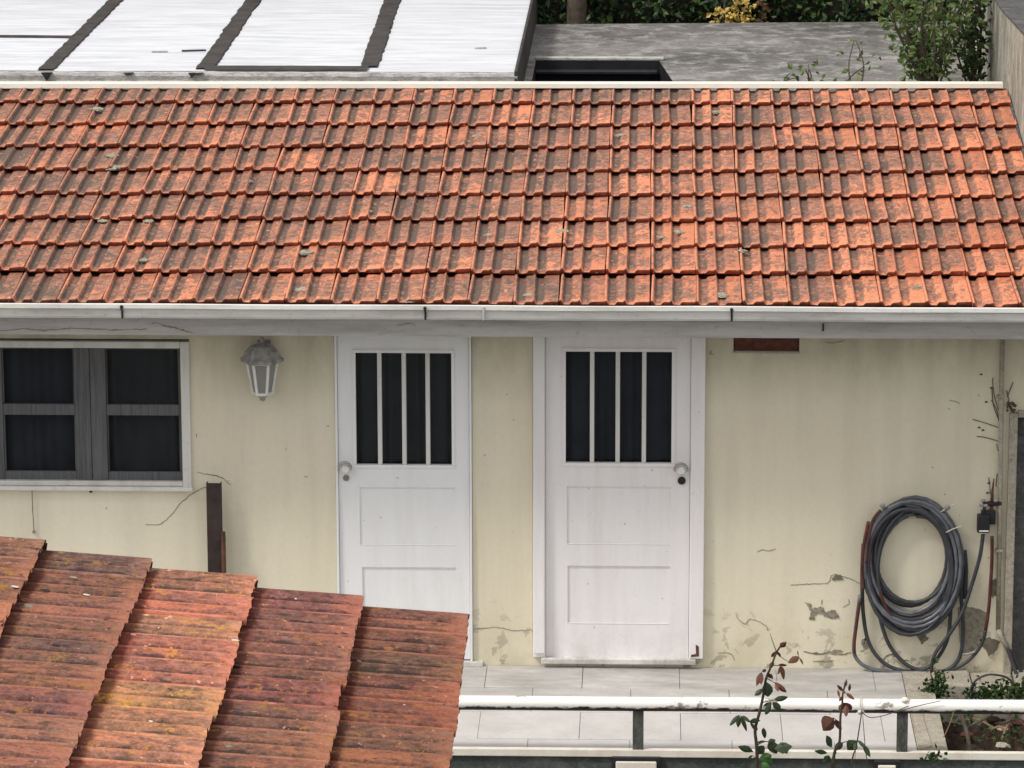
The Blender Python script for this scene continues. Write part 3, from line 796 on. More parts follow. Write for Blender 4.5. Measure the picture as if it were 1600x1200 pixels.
flake([(1497,950),(1520,948),(1545,960),(1540,1000),(1520,1018),(1505,1020),(1498,1000)])
flake([(1530,1000),(1550,996),(1562,1002),(1556,1018),(1545,1024)], 'crackdark')
flake([(1432,992),(1446,988),(1450,1000),(1440,1006)], 'crackdark', -.0045)
flake([(1258,940),(1266,944),(1270,952),(1282,948),(1292,956),(1303,953),(1311,966),(1300,967),(1288,963),(1277,959),(1272,968),(1265,970),(1267,957)])
flake([(1288,1020),(1304,1014),(1318,1018),(1310,1024)])
flake([(1345,1000),(1352,996),(1356,1010),(1348,1014)])
flake([(1298,902),(1312,898),(1318,905),(1302,908)], 'crackdark', -.0045)
flake([(1548,910),(1556,905),(1558,930),(1550,935)], 'crackdark')
iv = thing('dead_ivy', 'thin dead ivy tendrils clinging to wall beside the corner pipe', 'dead vine', onY(1560,800,-.005))
for pts in [[(1560,640),(1554,620),(1551,598),(1552,590)],[(1560,655),(1552,632),(1550,606)],[(1561,660),(1557,640),(1549,625)],[(1560,668),(1552,665),(1540,661),(1520,655)],
            [(1562,690),(1556,688),(1538,683),(1526,682)],[(1560,705),(1557,694)],[(1574,620),(1580,605),(1583,597)],[(1573,640),(1576,625),(1573,610)],[(1558,740),(1556,760)]]:
    bm = NB(); tube(bm, smooth_path([onY(a, b, -.006) for a, b in pts], 3), .0022, 5); put('tendril', bm, 'bark', iv)
for (x, y) in [(1533,585),(1536,672),(1530,668),(1545,755),(1543,770),(1549,606),(1541,628)]:
    bm = NB(); p = onY(x, y, -.005); bmesh.ops.create_icosphere(bm, subdivisions=1, radius=.007, matrix=Matrix.Translation(p) @ Matrix.Diagonal((1.3,.5,.8,1))); put('bud', bm, 'bark', iv)
bm = NB(); q0 = onY(1578,636,-.03); 
for k in range(14):
    a = q0 + Vector((rnd.uniform(-.02,.03), rnd.uniform(-.01,.015), rnd.uniform(-.02,.03))); bmesh.ops.create_icosphere(bm, subdivisions=1, radius=rnd.uniform(.006,.014), matrix=Matrix.Translation(a))
put('root_clump', bm, 'bark', iv)
# string under the window
bm = NB(); tube(bm, smooth_path([onY(50,766,-.02), onY(51,795,-.018), onY(53,828,-.015)], 3), .0028, 6)
bmesh.ops.create_icosphere(bm, subdivisions=2, radius=.010, matrix=Matrix.Translation(onY(53,831,-.015)))
tag(put('cord', bm, 'crack'), 'thin brown cord with a knot hanging below the window', 'cord')
bm = NB(); p = onY(142,767,-.02); box(bm, p.x-.008, p.x+.008, -.03, -.005, p.z-.008, p.z+.006, .002); put('drain_slot', bm, 'black', window)

# ------------------------------------------------------------------ wall lantern
LX, LZ = W(413, 560); LY = -.12
lamp = thing('wall_lantern', 'white framed wall lantern with grimy grey hood under the eave', 'wall lamp', (LX, LY, LZ))
def hexring(r0, z0, r1, z1, m, name, t=None):
    bm = NB(); lathe(bm, [(r0,z0),(r1,z1)], LX, LY, 0, 6, R(0)); return put(name, bm, m, lamp)
zt_ = ZZ(528,410)-.02; zh = ZZ(556,410)+.0; zbm = ZZ(606,410)+.0
bm = NB(); lathe(bm, [(.115,zh-.002),(.118,zh+.012),(.100,zh+.028),(.088,zh+.052),(.062,zh+.082),(.030,zh+.094),(.012,zh+.102),(.012,zh+.125)], LX, LY, 0, 6, R(0)); put('hood', bm, 'lampgrey', lamp)
bm = NB(); r1, r0 = .080, .050
cn = lambda r, k: Vector((LX + r*math.cos(R(60*k)), LY + r*math.sin(R(60*k)), 0))
for k in range(6):
    a, b = cn(r1,k), cn(r0,k); a.z = zh-.004; b.z = zbm
    a2, b2 = cn(r1,k+1), cn(r0,k+1); a2.z = zh-.004; b2.z = zbm
    tube(bm, [a, b], .0082, 6); tube(bm, [a, a2], .0082, 6); tube(bm, [b, b2], .0082, 6)
put('frame', bm, 'lampwhite', lamp)
for k in range(6):
    bm = NB(); vs = []
    for (r, z, kk) in ((r1-.002,zh-.006,k),(r1-.002,zh-.006,k+1),(r0-.002,zbm+.002,k+1),(r0-.002,zbm+.002,k)):
        v = cn(r,kk); v.z = z; vs.append(v)
    ctr = sum(vs, Vector())/4; nn = Vector((ctr.x-LX, ctr.y-LY, 0)).normalized()
    prism(bm, vs, -nn*.002); put('glass_pane', bm, 'frost', lamp)
bm = NB(); lathe(bm, [(.048,zbm),(.030,zbm-.018),(.012,zbm-.030),(.016,zbm-.036),(.004,zbm-.046)], LX, LY, 0, 10); put('finial', bm, 'lampgrey', lamp)
bm = NB(); lathe(bm, [(.016,zbm+.005),(.02,zbm+.04),(.028,zbm+.085),(.02,zbm+.12),(.012,zbm+.13)], LX, LY, 0, 12); put('bulb', bm, 'lampwhite', lamp, smooth=True)
bm = NB(); tube(bm, smooth_path([(LX,-.002,zh+.06),(LX,-.05,zh+.09),(LX,-.10,zh+.118),(LX,LY,zh+.112)], 4), .009, 8); box(bm, LX-.035, LX+.035, -.014, -.001, zh-.04, zh+.09, .004); put('bracket', bm, 'lampgrey', lamp)

# ------------------------------------------------------------------ rusty post against the wall
p0 = onY(322,755,-.10); p1 = onY(345,755,-.10)
post = thing('steel_post', 'dark brown steel post standing against the wall right of the window', 'post', ((p0.x+p1.x)/2, -.08, .004))
bm = NB(); box(bm, p0.x, p1.x, -.10, -.094, .005, p0.z, .001); box(bm, p0.x, p0.x+.005, -.0935, -.055, .005, p0.z-.001, .001); box(bm, p1.x-.005, p1.x, -.0935, -.055, .005, p0.z-.001, .001)
put('channel', bm, 'rust', post)
q = onY(349,830,-.11); bm = NB(); tube(bm, [(q.x,-.115,.005),(q.x,-.115,q.z-.005),(q.x,-.115,q.z)], [.012,.012,.007], 8); put('rod', bm, 'rust2', post)

# ------------------------------------------------------------------ coiled hose on two pegs
def ell(L_, R_, T_, B_, Yb, n=26, squash=.0):
    P = []
    cx, cy = (L_+R_)/2, (T_+B_)/2
    for k in range(n):
        a = math.pi*1.5 + 2*math.pi*k/n
        cc, ss = math.cos(a), math.sin(a)
        x = cx + (R_-L_)/2*cc*(1+.04*ss); y = cy + (B_-T_)/2*ss*(1 if ss < 0 else 1)
        P.append(onY(x + rnd.uniform(-1,1), y, Yb))
    return P
def coil(turns, r, m, name, par, y0):
    pts = []
    T = turns
    n = 28
    for i in range(len(T)):
        nxt = T[min(i+1, len(T)-1)]
        for k in range(n):
            t = k/n; q = [T[i][j]*(1-t) + nxt[j]*t for j in range(5)]
            a = -math.pi/2 + 2*math.pi*t
            cx, cy = (q[0]+q[1])/2, (q[2]+q[3])/2
            x = cx + (q[1]-q[0])/2*math.cos(a); y = cy + (q[3]-q[2])/2*math.sin(a)
            x += 5.0*mnoise.noise(Vector((i*3.1+t*2.5, 1.7, 0)))
            pts.append(onY(x, y, y0 - q[4]))
    bm = NB(); tube(bm, pts, r, 8); return put(name, bm, m, par, smooth=True)
hs = thing('garden_hose', 'grey garden hose coiled on two wall pegs, loops drooping to the floor', 'hose', onY(1425,1048,-.04))
coil([(1347,1500,782,985,.03),(1351,1507,780,974,.055),(1349,1495,787,984,.035),(1357,1490,786,962,.06),(1364,1484,796,976,.03)], .0118, 'hose', 'hose_coil', hs, 0)
coil([(1372,1478,803,935,.035),(1361,1487,799,958,.02),(1346,1502,784,979,.045),(1353,1498,781,970,.07),(1358,1493,790,966,.05)], .0118, 'hose2', 'hose_coil', hs, 0)
coil([(1375,1483,806,928,.05),(1366,1500,790,955,.065),(1355,1489,797,988,.06)], .0115, 'hose2', 'hose_coil', hs, 0)
coil([(1343,1497,790,972,.02),(1360,1504,777,962,.025),(1370,1495,803,990,.03)], .0118, 'hose', 'hose_coil', hs, 0)
coil([(1348,1478,789,986,.075),(1380,1508,790,979,.07),(1352,1490,795,992,.08)], .0112, 'hose2', 'hose_coil', hs, 0)
coil([(1369,1482,796,948,.06),(1356,1492,785,968,.075),(1351,1503,783,980,.08)], .011, 'hose', 'hose_coil', hs, 0)
def run(px, r, m, name, par, sub=6):
    bm = NB(); tube(bm, smooth_path([onY(a, b, c) for a, b, c in px], sub), r, 8); return put(name, bm, m, par, smooth=True)
run([(1349,850,-.05),(1347,900,-.05),(1349,960,-.04),(1358,1005,-.035),(1380,1035,-.04),(1410,1048,-.05),(1440,1048,-.05),(1462,1032,-.05),(1480,1000,-.05),(1485,960,-.045),(1487,900,-.04)], .0105, 'hose2', 'hose_loop', hs)
run([(1366,900,-.03),(1374,960,-.03),(1388,1005,-.03),(1410,1033,-.035),(1430,1045,-.045),(1448,1044,-.05)], .0105, 'hose2', 'hose_loop', hs)
run([(1344,930,-.06),(1338,975,-.06),(1334,1012,-.06),(1339,1030,-.06),(1356,1043,-.06),(1390,1050,-.06),(1430,1052,-.06),(1456,1052,-.06)], .0105, 'hose', 'hose_loop', hs)
run([(1343,940,-.072),(1338,975,-.075),(1335,1003,-.075),(1335,1020,-.07)], .0085, 'hose_red', 'hose_loop', hs)
run([(1456,1052,-.06),(1456,1038,-.07),(1463,1018,-.075),(1484,990,-.075),(1503,958,-.07),(1518,915,-.06),(1531,870,-.06),(1536,835,-.055)], .0105, 'hose2', 'hose_loop', hs)
run([(1505,880,-.04),(1502,930,-.04),(1505,985,-.04),(1501,1022,-.04),(1490,1040,-.04),(1472,1050,-.045)], .0105, 'hose2', 'hose_loop', hs)
run([(1357,815,-.085),(1350,850,-.085),(1347,890,-.083),(1349,920,-.08)], .009, 'hose_red', 'hose_loop', hs)
run([(1376,797,-.088),(1363,815,-.088),(1356,850,-.088),(1353,880,-.088)], .008, 'hose_red', 'hose_loop', hs)
run([(1395,968,-.08),(1380,940,-.08),(1372,915,-.07)], .008, 'hose_red', 'hose_loop', hs)
run([(1507,860,-.03),(1509,890,-.03),(1508,935,-.03)], .012, 'hose2', 'hose_loop', hs)  # dark piece added as the shadow right of the coil
for (x, y, a) in ((1381,788,-35),(1474,791,38)):
    p = onY(x, y, 0); bm = NB(); dx = math.sin(R(a))*.03
    tube(bm, [(p.x-dx*.6, .01, p.z-.035), (p.x, -.06, p.z-.01), (p.x+dx*.8, -.105, p.z+.022)], [.009,.010,.012], 8); bmesh.ops.create_icosphere(bm, subdivisions=2, radius=.015, matrix=Matrix.Translation((p.x+dx*.8, -.105, p.z+.022)))
    put('peg', bm, 'lampgrey', hs, smooth=True)
for (a, b) in (((1470,800),(1495,786)),((1478,832),(1503,822))):
    run([(*a,-.09),((a[0]+b[0])/2,(a[1]+b[1])/2-1,-.095),(*b,-.09)], .003, 'string', 'tie', hs, 3)
rh = thing('garden_hose', 'thin red brown hose dropping from the black valve box to the floor', 'hose', onY(1530,1040,-.04))
run([(1550,838,-.06),(1550,870,-.055),(1548,910,-.05),(1545,950,-.05),(1540,985,-.05)], .0095, 'hose_red', 'hose_run', rh)
run([(1540,985,-.05),(1533,1008,-.045),(1518,1028,-.04),(1498,1042,-.04),(1476,1049,-.04)], .0095, 'hose2', 'hose_run', rh)
run([(1502,1022,-.04),(1512,1022,-.045),(1524,1018,-.05)], .007, 'lampgrey', 'hose_end', rh)

# tap with timer box
tp = thing('tap', 'black watering timer box and rusty tap fixed beside the corner pipe', 'tap', onY(1542,830,-.02))
def bx(x0, x1, y0, y1, Ya, Yb, m, nm, bev=.003, par=tp):
    a = onY(x0, y1, Yb); b = onY(x1, y0, Yb); bm = NB(); box(bm, a.x, b.x, Yb, Ya, a.z, b.z, bev); return put(nm, bm, m, par)
bx(1527,1547,806,833,-.02,-.075,'black','timer_box',.006); bx(1533,1556,799,820,-.02,-.06,'black','valve_body',.006)
bx(1536,1541,794,802,-.03,-.06,'black','nut',.002); bx(1530,1545,829,831,-.03,-.078,'lampwhite','screen',.0005)
bm = NB(); tube(bm, [onY(1553,748,-.03), onY(1551,765,-.03), onY(1550,780,-.03), onY(1549,800,-.035)], [.003,.006,.009,.011], 8); put('riser', bm, 'rust2', tp)
bm = NB(); tube(bm, [onY(1564,786,-.03), onY(1545,787,-.04), onY(1536,787,-.05)], [.016,.014,.010], 10); put('tap_body', bm, 'rust', tp)
for (x, y) in ((1536,782),(1540,790),(1534,789),(1556,782)):
    bm = NB(); bmesh.ops.create_icosphere(bm, subdivisions=2, radius=.012, matrix=Matrix.Translation(onY(x, y, -.055)) @ Matrix.Diagonal((1.1,.8,.8,1))); put('tap_fitting', bm, 'lampgrey', tp)
bm = NB(); tube(bm, smooth_path([onY(1514,1088,-.30), onY(1522,1066,-.30), onY(1540,1055,-.30), onY(1560,1055,-.30), onY(1578,1062,-.28), onY(1596,1084,-.28), onY(1612,1110,-.28)], 6), .006, 6)
tag(put('cable', bm, 'hose2', smooth=True), 'black cable arching over the back kerb of the soil bed', 'cable')

# ================================================================== RAIL
RY = EDGE_Y - .02
rail = thing('pipe_railing', 'low white painted pipe railing with dark posts along the terrace edge', 'railing', (0, RY, 0))
bm = NB(); pr = .0365; n = 60; P = []
for i in range(n+1):
    x = -4.6 + 7.4*i/n; P.append(Vector((x, RY, PIPE_Z + .003*mnoise.noise(Vector((x*1.1,0,3))))))
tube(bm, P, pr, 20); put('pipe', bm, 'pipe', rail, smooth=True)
for px_ in (170, 583, 997, 1409.5):
    x = onY(px_, 1150, RY).x; bm = NB(); box(bm, x-.0275, x+.0275, RY-.014, RY+.014, .029, PIPE_Z-.012, .003); put('post', bm, 'post', rail)
for (a, b, r) in ((1345,1111,.022),(1414,1094,.019),(1563,1103,.018)):
    p = onY(a, b, RY-.02); bm = NB(); bmesh.ops.create_icosphere(bm, subdivisions=3, radius=1)
    for v in bm.verts: v.co = p + Vector((v.co.x*r, v.co.y*r*.9, v.co.z*r*.8))*(1+.35*mnoise.noise(v.co*2.3))
    put('weld', bm, 'flash', rail, smooth=True)
st = thing('tied_string', 'pale string knotted round the white pipe above the right rose', 'string', onY(1346,1112,RY-.05))
run([(1346,1088,RY),(1344,1097,RY-.04),(1346,1113,RY-.05)], .003, 'string', 'strand', st)
run([(1346,1112,RY-.05),(1360,1121,RY-.05),(1388,1116,RY-.05),(1420,1103,RY-.06)], .0022, 'bark', 'strand', st)
run([(1400,1113,RY-.045),(1430,1104,RY-.05),(1470,1095,RY-.045)], .002, 'bark', 'strand', st)
run([(1490,1112,RY-.045),(1486,1126,RY-.05),(1478,1145,RY-.06),(1474,1152,RY-.06)], .003, 'leaf_dry', 'strand', st)
bm = NB(); tube(bm, smooth_path([onY(1500,1110,-1.2), onY(1506,1128,-1.25), onY(1512,1150,-1.3), onY(1516,1178,-1.35)], 4), .011, 6); tube(bm, smooth_path([onY(1512,1136,-1.2), onY(1535,1125,-1.15), onY(1556,1112,-1.1)], 4), .007, 6)
tag(put('branch', bm, 'bark'), 'forked dry branch lying in the soil bed', 'branch')

# utility boxes hanging on the retaining wall below the terrace
def ubox(xa, xb, yt, label):
    yb = EDGE_Y-.018-.05
    a = onY(xa, yt, yb); b = onY(xb, yt, yb); t = thing('meter_box', label, 'box', ((a.x+b.x)/2, yb, a.z-.4), 'white boxes below the terrace edge')
    bm = NB(); box(bm, a.x-.02, b.x+.02, yb+.012, EDGE_Y-.019, a.z-.42, a.z+.018, .003); put('frame', bm, 'black', t)
    bm = NB(); box(bm, a.x, b.x, yb, yb+.011, a.z-.40, a.z, .006); put('cover', bm, 'flash', t)
ubox(962, 1026, 1190, 'white box cover in black frame just below the terrace edge')
ubox(1372, 1400, 1196, 'smaller white box cover under the edge, right of the rose plants')

# ================================================================== ROSES
def leaf_obj(name, base, tip, wid, m, par, tilt):
    b, t = Vector(base), Vector(tip); d = t-b; L_ = d.length; d.normalize()
    s = d.cross(Vector((0,1,0))).normalized(); nrm = s.cross(d)
    s = (s*math.cos(tilt) + nrm*math.sin(tilt)); nrm = s.cross(d)
    bm = NB(); prof = [(0,.05),(.18,.62),(.42,1),(.68,.85),(.88,.42),(1,.02)]; prev = None
    for i, (k, w_) in enumerate(prof):
        c = b + d*L_*k - nrm*L_*.10*math.sin(math.pi*k)*.8
        ww = wid*w_*L_*.5*(1+.12*math.sin(i*5+L_*900))
        l = bm.verts.new(c + s*ww + nrm*ww*.35); r = bm.verts.new(c - s*ww + nrm*ww*.35); mm = bm.verts.new(c)
        if prev: bm.faces.new((prev[0], l, mm, prev[1])); bm.faces.new((prev[1], mm, r, prev[2]))
        prev = (l, mm, r)
    return put(name, bm, m, par, kind=None)
def rose(label, stemsets, leaves, Yp, loc):
    t = thing('rose_bush', label, 'rose', loc, 'rose bushes in front of the railing')
    for st_, rr in stemsets:
        bm = NB(); P = [onY(x, y, Yp) + Vector((0, rnd.uniform(-.01,.01), 0)) for x, y in st_]
        if st_[0][1] > 1195: P = [Vector((P[0].x+.02, Yp+.02, -1.3)), Vector((P[0].x, Yp, -.5))] + P
        P = smooth_path(P, 4); tube(bm, P, [rr*(1-.6*i/len(P)) for i in range(len(P))], 6); put('stem', bm, 'stem', t, smooth=True)
    for (a, b, wd_, m) in leaves:
        oy = rnd.uniform(-.05, .05)
        A = onY(*a, Yp+oy*.3); B_ = onY(*b, Yp+oy)
        leaf_obj('leaf', A, B_, wd_, {'r':'leaf_red','g':'leaf_green','b':'leaf_bright'}[m], t, rnd.uniform(-.7,.7))
    return t
rose('taller rose stem with coppery top leaves rising in front of the white pipe',
 [([(1183,1205),(1182,1165),(1180,1140),(1187,1112),(1193,1085),(1197,1060),(1205,1040),(1213,1020),(1222,1006)], .010),
  ([(1180,1140),(1172,1127),(1156,1117)], .004), ([(1205,1040),(1221,1040)], .003), ([(1213,1018),(1208,1004),(1203,990)], .0025),
  ([(1182,1165),(1196,1158),(1210,1162)], .004), ([(1190,1098),(1211,1094)], .003), ([(1215,1022),(1226,1030),(1238,1036)], .0022), ([(1198,1060),(1210,1066)],.003), ([(1183,1188),(1176,1180)],.003)],
 [((1218,1012),(1229,1003),.5,'r'),((1222,1008),(1228,1010),.5,'r'),((1216,1016),(1205,1027),.45,'r'),((1215,1018),(1219,1027),.5,'r'),((1209,1034),(1202,1044),.5,'r'),((1249,1026),(1231,1036),.55,'r'),((1249,1027),(1255,1039),.25,'r'),((1246,1016),(1248,1026),.25,'r'),
  ((1221,1040),(1215,1054),.4,'r'),((1221,1041),(1225,1062),.4,'r'),((1216,1039),(1230,1039),.4,'r'),
  ((1190,1050),(1182,1072),.4,'r'),((1191,1052),(1189,1070),.4,'r'),((1198,1052),(1208,1061),.6,'r'),((1191,1050),(1197,1046),.5,'r'),
  ((1193,1076),(1179,1087),.5,'g'),((1198,1066),(1200,1089),.75,'g'),((1210,1066),(1229,1082),.4,'r'),((1212,1068),(1216,1081),.4,'r'),
  ((1210,1094),(1231,1089),.5,'g'),((1205,1097),(1196,1117),.6,'g'),((1208,1097),(1219,1110),.7,'g'),((1205,1097),(1192,1104),.5,'g'),
  ((1155,1117),(1140,1134),.35,'g'),((1155,1118),(1153,1137),.35,'g'),((1157,1118),(1167,1143),.28,'g'),((1160,1118),(1173,1129),.4,'g'),
  ((1188,1126),(1171,1127),.6,'g'),((1184,1141),(1172,1130),.5,'g'),((1193,1137),(1195,1154),.4,'g'),
  ((1177,1175),(1153,1166),.55,'g'),((1182,1160),(1196,1158),.4,'g'),((1184,1166),(1194,1178),.7,'g'),((1203,1158),(1213,1178),.75,'g'),((1210,1170),(1238,1166),.62,'g'),((1222,1162),(1230,1178),.6,'g'),((1200,1160),(1212,1156),.6,'g'),
  ((1186,1188),(1206,1180),.7,'b'),((1188,1184),(1207,1195),.7,'b'),((1190,1192),(1203,1202),.7,'b'),((1176,1180),(1166,1188),.4,'g'),((1164,1192),(1157,1200),.4,'g')],
 -2.05, (onY(1183,1200,-2.05).x, -2.05, -1.3))
rose('shorter rose stem with broad red brown leaf beside the knotted string',
 [([(1302,1205),(1305,1172),(1312,1158),(1313,1120),(1316,1100),(1317,1085),(1322,1066)], .009), ([(1300,1205),(1306,1175)], .012),
  ([(1313,1130),(1306,1124),(1302,1122)], .003), ([(1306,1172),(1318,1160),(1340,1157)], .0035), ([(1330,1205),(1338,1165),(1345,1120),(1347,1108)], .005), ([(1354,1205),(1352,1170),(1348,1118)], .0035), ([(1335,1200),(1339,1162)], .002)],
 [((1317,1080),(1308,1070),.35,'r'),((1312,1090),(1309,1077),.35,'r'),((1320,1074),(1323,1061),.35,'r'),((1327,1080),(1328,1068),.35,'r'),((1322,1083),(1335,1093),.4,'r'),((1317,1088),(1311,1096),.6,'r'),((1318,1078),(1319,1084),.7,'r'),
  ((1318,1098),(1330,1110),.7,'r'),((1317,1100),(1311,1112),.6,'r'),((1322,1102),(1322,1120),.5,'r'),((1303,1122),(1286,1142),.95,'r'),((1299,1121),(1283,1128),.8,'r'),((1305,1125),(1314,1142),.5,'r'),
  ((1300,1168),(1291,1149),.45,'g'),((1293,1177),(1272,1173),.45,'g'),((1304,1172),(1317,1160),.65,'g'),((1338,1157),(1324,1172),.75,'g'),((1337,1160),(1336,1174),.5,'g'),((1340,1157),(1353,1168),.45,'g'),((1348,1162),(1360,1183),.4,'g'),((1290,1190),(1295,1180),.6,'g'),((1296,1188),(1284,1190),.5,'g')],
 -2.1, (onY(1302,1200,-2.1).x, -2.1, -1.3))

# ================================================================== FOREGROUND SHED ROOF
GA, BE = R(.54), R(10.2)
ex = Vector((math.cos(GA)*math.cos(BE), math.sin(GA)*math.cos(BE), -math.sin(BE))); ey = Vector((-math.sin(GA), math.cos(GA), 0)); en = ex.cross(ey).normalized()
shed_o = Vector((-.714,-6.15,2.076)) - en*.048
shed = thing('shed', 'near outbuilding with old red brown clay roof spotted with ochre lichen', 'shed', (-2.0, -7.8, -1.3))
bm = NB(); hz = [shed_o + ex*(-3.4) - en*.012, shed_o - en*.012 - ex*.05, shed_o - en*.012 - ex*.05 - ey*3.9, shed_o + ex*(-3.4) - en*.012 - ey*3.9]
hz = [p - ey*.05 for p in hz]
prism(bm, hz, -en*.05); sroof = put('roof', bm, 'under', shed, label='lichen spotted red brown tile roof sloping down to the right')
bm = NB(); box(bm, -3.9, -.95, -9.9, -6.35, -1.3, 1.98); put('wall', bm, 'wall', shed)
batch = {0:(.86,.84,.86,1), 1:(1.0,.95,.98,1), 2:(1.55,1.50,1.35,1), 3:(.92,.90,.95,1), 4:(.98,.92,.95,1), 5:(.95,.92,.95,1), 6:(1,1,1,1), 7:(1,1,1,1)}
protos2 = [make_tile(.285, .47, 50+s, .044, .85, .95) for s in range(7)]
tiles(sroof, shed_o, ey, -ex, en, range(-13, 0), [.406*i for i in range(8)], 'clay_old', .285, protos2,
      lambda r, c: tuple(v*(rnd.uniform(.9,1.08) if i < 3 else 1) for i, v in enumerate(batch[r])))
# the edge tile bends down over the verge
for r in range(8):
    bm = NB(); n = 6; rows = []
    for (v_, lf) in ((0,.036),(.41,.0)):
        row = []
        for k in range(n+1):
            a = k/n*R(80); row.append(bm.verts.new(shed_o - ex*(.406*r + v_) + ey*(-.003 + .022*math.sin(a)) + en*(lf + .0165 - .022*(1-math.cos(a)))))
        row.append(bm.verts.new(shed_o - ex*(.406*r + v_) + ey*.021 + en*(lf - .045)))
        rows.append(row)
    for k in range(n+1): bm.faces.new((rows[0][k], rows[0][k+1], rows[1][k+1], rows[1][k]))
    bm.faces.new(rows[0])
    lay = bm.verts.layers.float.new('pan')
    for v in bm.verts: v[lay] = .45
    o = put('verge_lip', bm, 'clay_old', sroof); o.color = batch[r]
for i in range(16):
    u = rnd.uniform(-2.0,-.05); w_ = rnd.uniform(-2.2,-.05); p = shed_o + ex*u + ey*w_ + en*(.03+.036*((-u % .406)*-1/.406+1)); s = rnd.uniform(.005,.014)
    bm = NB(); bmesh.ops.create_icosphere(bm, subdivisions=2, radius=1)
    for v in bm.verts: v.co = p + ex*v.co.x*s*1.5 + ey*v.co.y*s + en*v.co.z*s*.2
    put('lichen_clump', bm, rnd.choice(['moss','rust','rust','rust','string']), sroof)

# ================================================================== BEHIND THE RIDGE
WY = 3.36
wz = onY(400, 113, WY).z
wxr = onZ(820, 62, wz).x
wb = thing('building', 'flat roofed building behind the tiles, roof painted white with dark bitumen seams', 'building', (-4.5, 8, -1.3))
bm = NB(); box(bm, -10, wxr-.02, WY+.01, 14, -1.3, wz-.02); put('wall', bm, 'slab', wb)
bm = NB(); 
bmesh.ops.create_grid(bm, x_segments=90, y_segments=90, size=.5)
for v in bm.verts:
    x = -9 + (v.co.x+.5)*(wxr+9); y = WY+.03 + (v.co.y+.5)*10.5
    v.co = Vector((x, y, wz + .004*mnoise.noise(Vector((x*.8,y*2,0))) + .002*mnoise.noise(Vector((x*3,y*9,0)))))
froof = put('roof', bm, 'whiteroof', wb, smooth=True, label='white painted flat roof with brushed texture')
bm = NB(); n = 260; rows = []
for i in range(n+1):                       # ragged worn front edge
    x = -9 + (wxr+9)*i/n; j = .006*mnoise.noise(Vector((x*9,0,0))) + .004*mnoise.noise(Vector((x*31,0,0)))
    rows.append([bm.verts.new(p) for p in ((x, WY+.034, wz-.001+j*.3), (x, WY+.008+j, wz-.006+j), (x, WY+j*1.3, wz-.024+j), (x, WY+.004+j, wz-.05), (x, WY-.003, wz-.07))])
for i in range(n):
    for k in range(4): bm.faces.new((rows[i][k], rows[i+1][k], rows[i+1][k+1], rows[i][k+1]))
put('roof_edge', bm, 'parapet', wb, label='crumbling grey front edge of the flat roof')
bm = NB(); box(bm, wxr-.019, wxr, WY, 14, wz-.4, wz+.012, .004); put('side_edge', bm, 'bitumen', wb)
def seam(pa, pb, hw, m='bitumen', jit=.012):
    bm = NB(); a = Vector(pa); b = Vector(pb); n = max(8, int((b-a).length*22)); d = (b-a).normalized(); s = Vector((-d.y, d.x, 0)); rows = []
    for i in range(n+1):
        c = a.lerp(b, i/n); k1 = jit*mnoise.noise(c*7) + jit*.6*mnoise.noise(c*23); k2 = jit*mnoise.noise(c*7+Vector((5,5,5))) + jit*.6*mnoise.noise(c*23+Vector((5,5,5)))
        rows.append([bm.verts.new(c + s*(hw+k1) + Vector((0,0,-.002))), bm.verts.new(c + s*(hw+k1)*.9 + Vector((0,0,.007))), bm.verts.new(c - s*(hw+k2)*.9 + Vector((0,0,.007))), bm.verts.new(c - s*(hw+k2) + Vector((0,0,-.002)))])
    for i in range(n):
        for k in range(3): bm.faces.new((rows[i][k], rows[i+1][k], rows[i+1][k+1], rows[i][k+1]))
    return put('bitumen_seam', bm, m, wb)
zz = wz+.004
for (xa, ya, xb, yb, hw) in ((71,110,181,0,.050),(320,108,396,0,.056),(577,105,613,0,.058)):
    a = onZ(xa, ya, zz); b = onZ(xb, yb, zz); a.y = max(a.y, WY+.035); d = (b-a)/(b.y-a.y)
    e = a + d*9; seam(a, e, hw)
a = onZ(335,106,zz); b = onZ(560,107,zz); a.y = b.y = WY+.115; b.x += .06; a.x -= .05; seam(a+Vector((0,0,.003)), b+Vector((0,0,.003)), .078)
a = onZ(-30,56.5,zz); b = onZ(116,58,zz); seam(a, b, .030, 'bitumen', .006)
a = onZ(284,80,zz); b = onZ(322,79,zz); seam(a, b, .010, 'bitumen', .008); a = onZ(237,81.5,zz); b = onZ(262,81,zz); seam(a, b, .006, 'parapet', .006)
a = onZ(742,76,zz); b = onZ(760,75.5,zz); seam(a, b, .006, 'parapet', .006)
for (x, y, wd_, h) in ((73,112,.034,.05),(300,116,.022,.03),(201,113,.03,.012),(310,114,.03,.012)):    # tar runs over the edge
    p = onY(x, y, WY-.004); bm = NB(); prism(bm, [Vector((p.x-wd_,p.y-.012,wz-.005)), Vector((p.x+wd_,p.y-.012,wz-.003)), Vector((p.x+wd_*.3,p.y-.016,wz-.005-h*.6)), Vector((p.x,p.y-.016,wz-.005-h)), Vector((p.x-wd_*.4,p.y-.016,wz-.005-h*.5))], Vector((0,.03,0)))
    put('tar_run', bm, 'pitblack', wb)

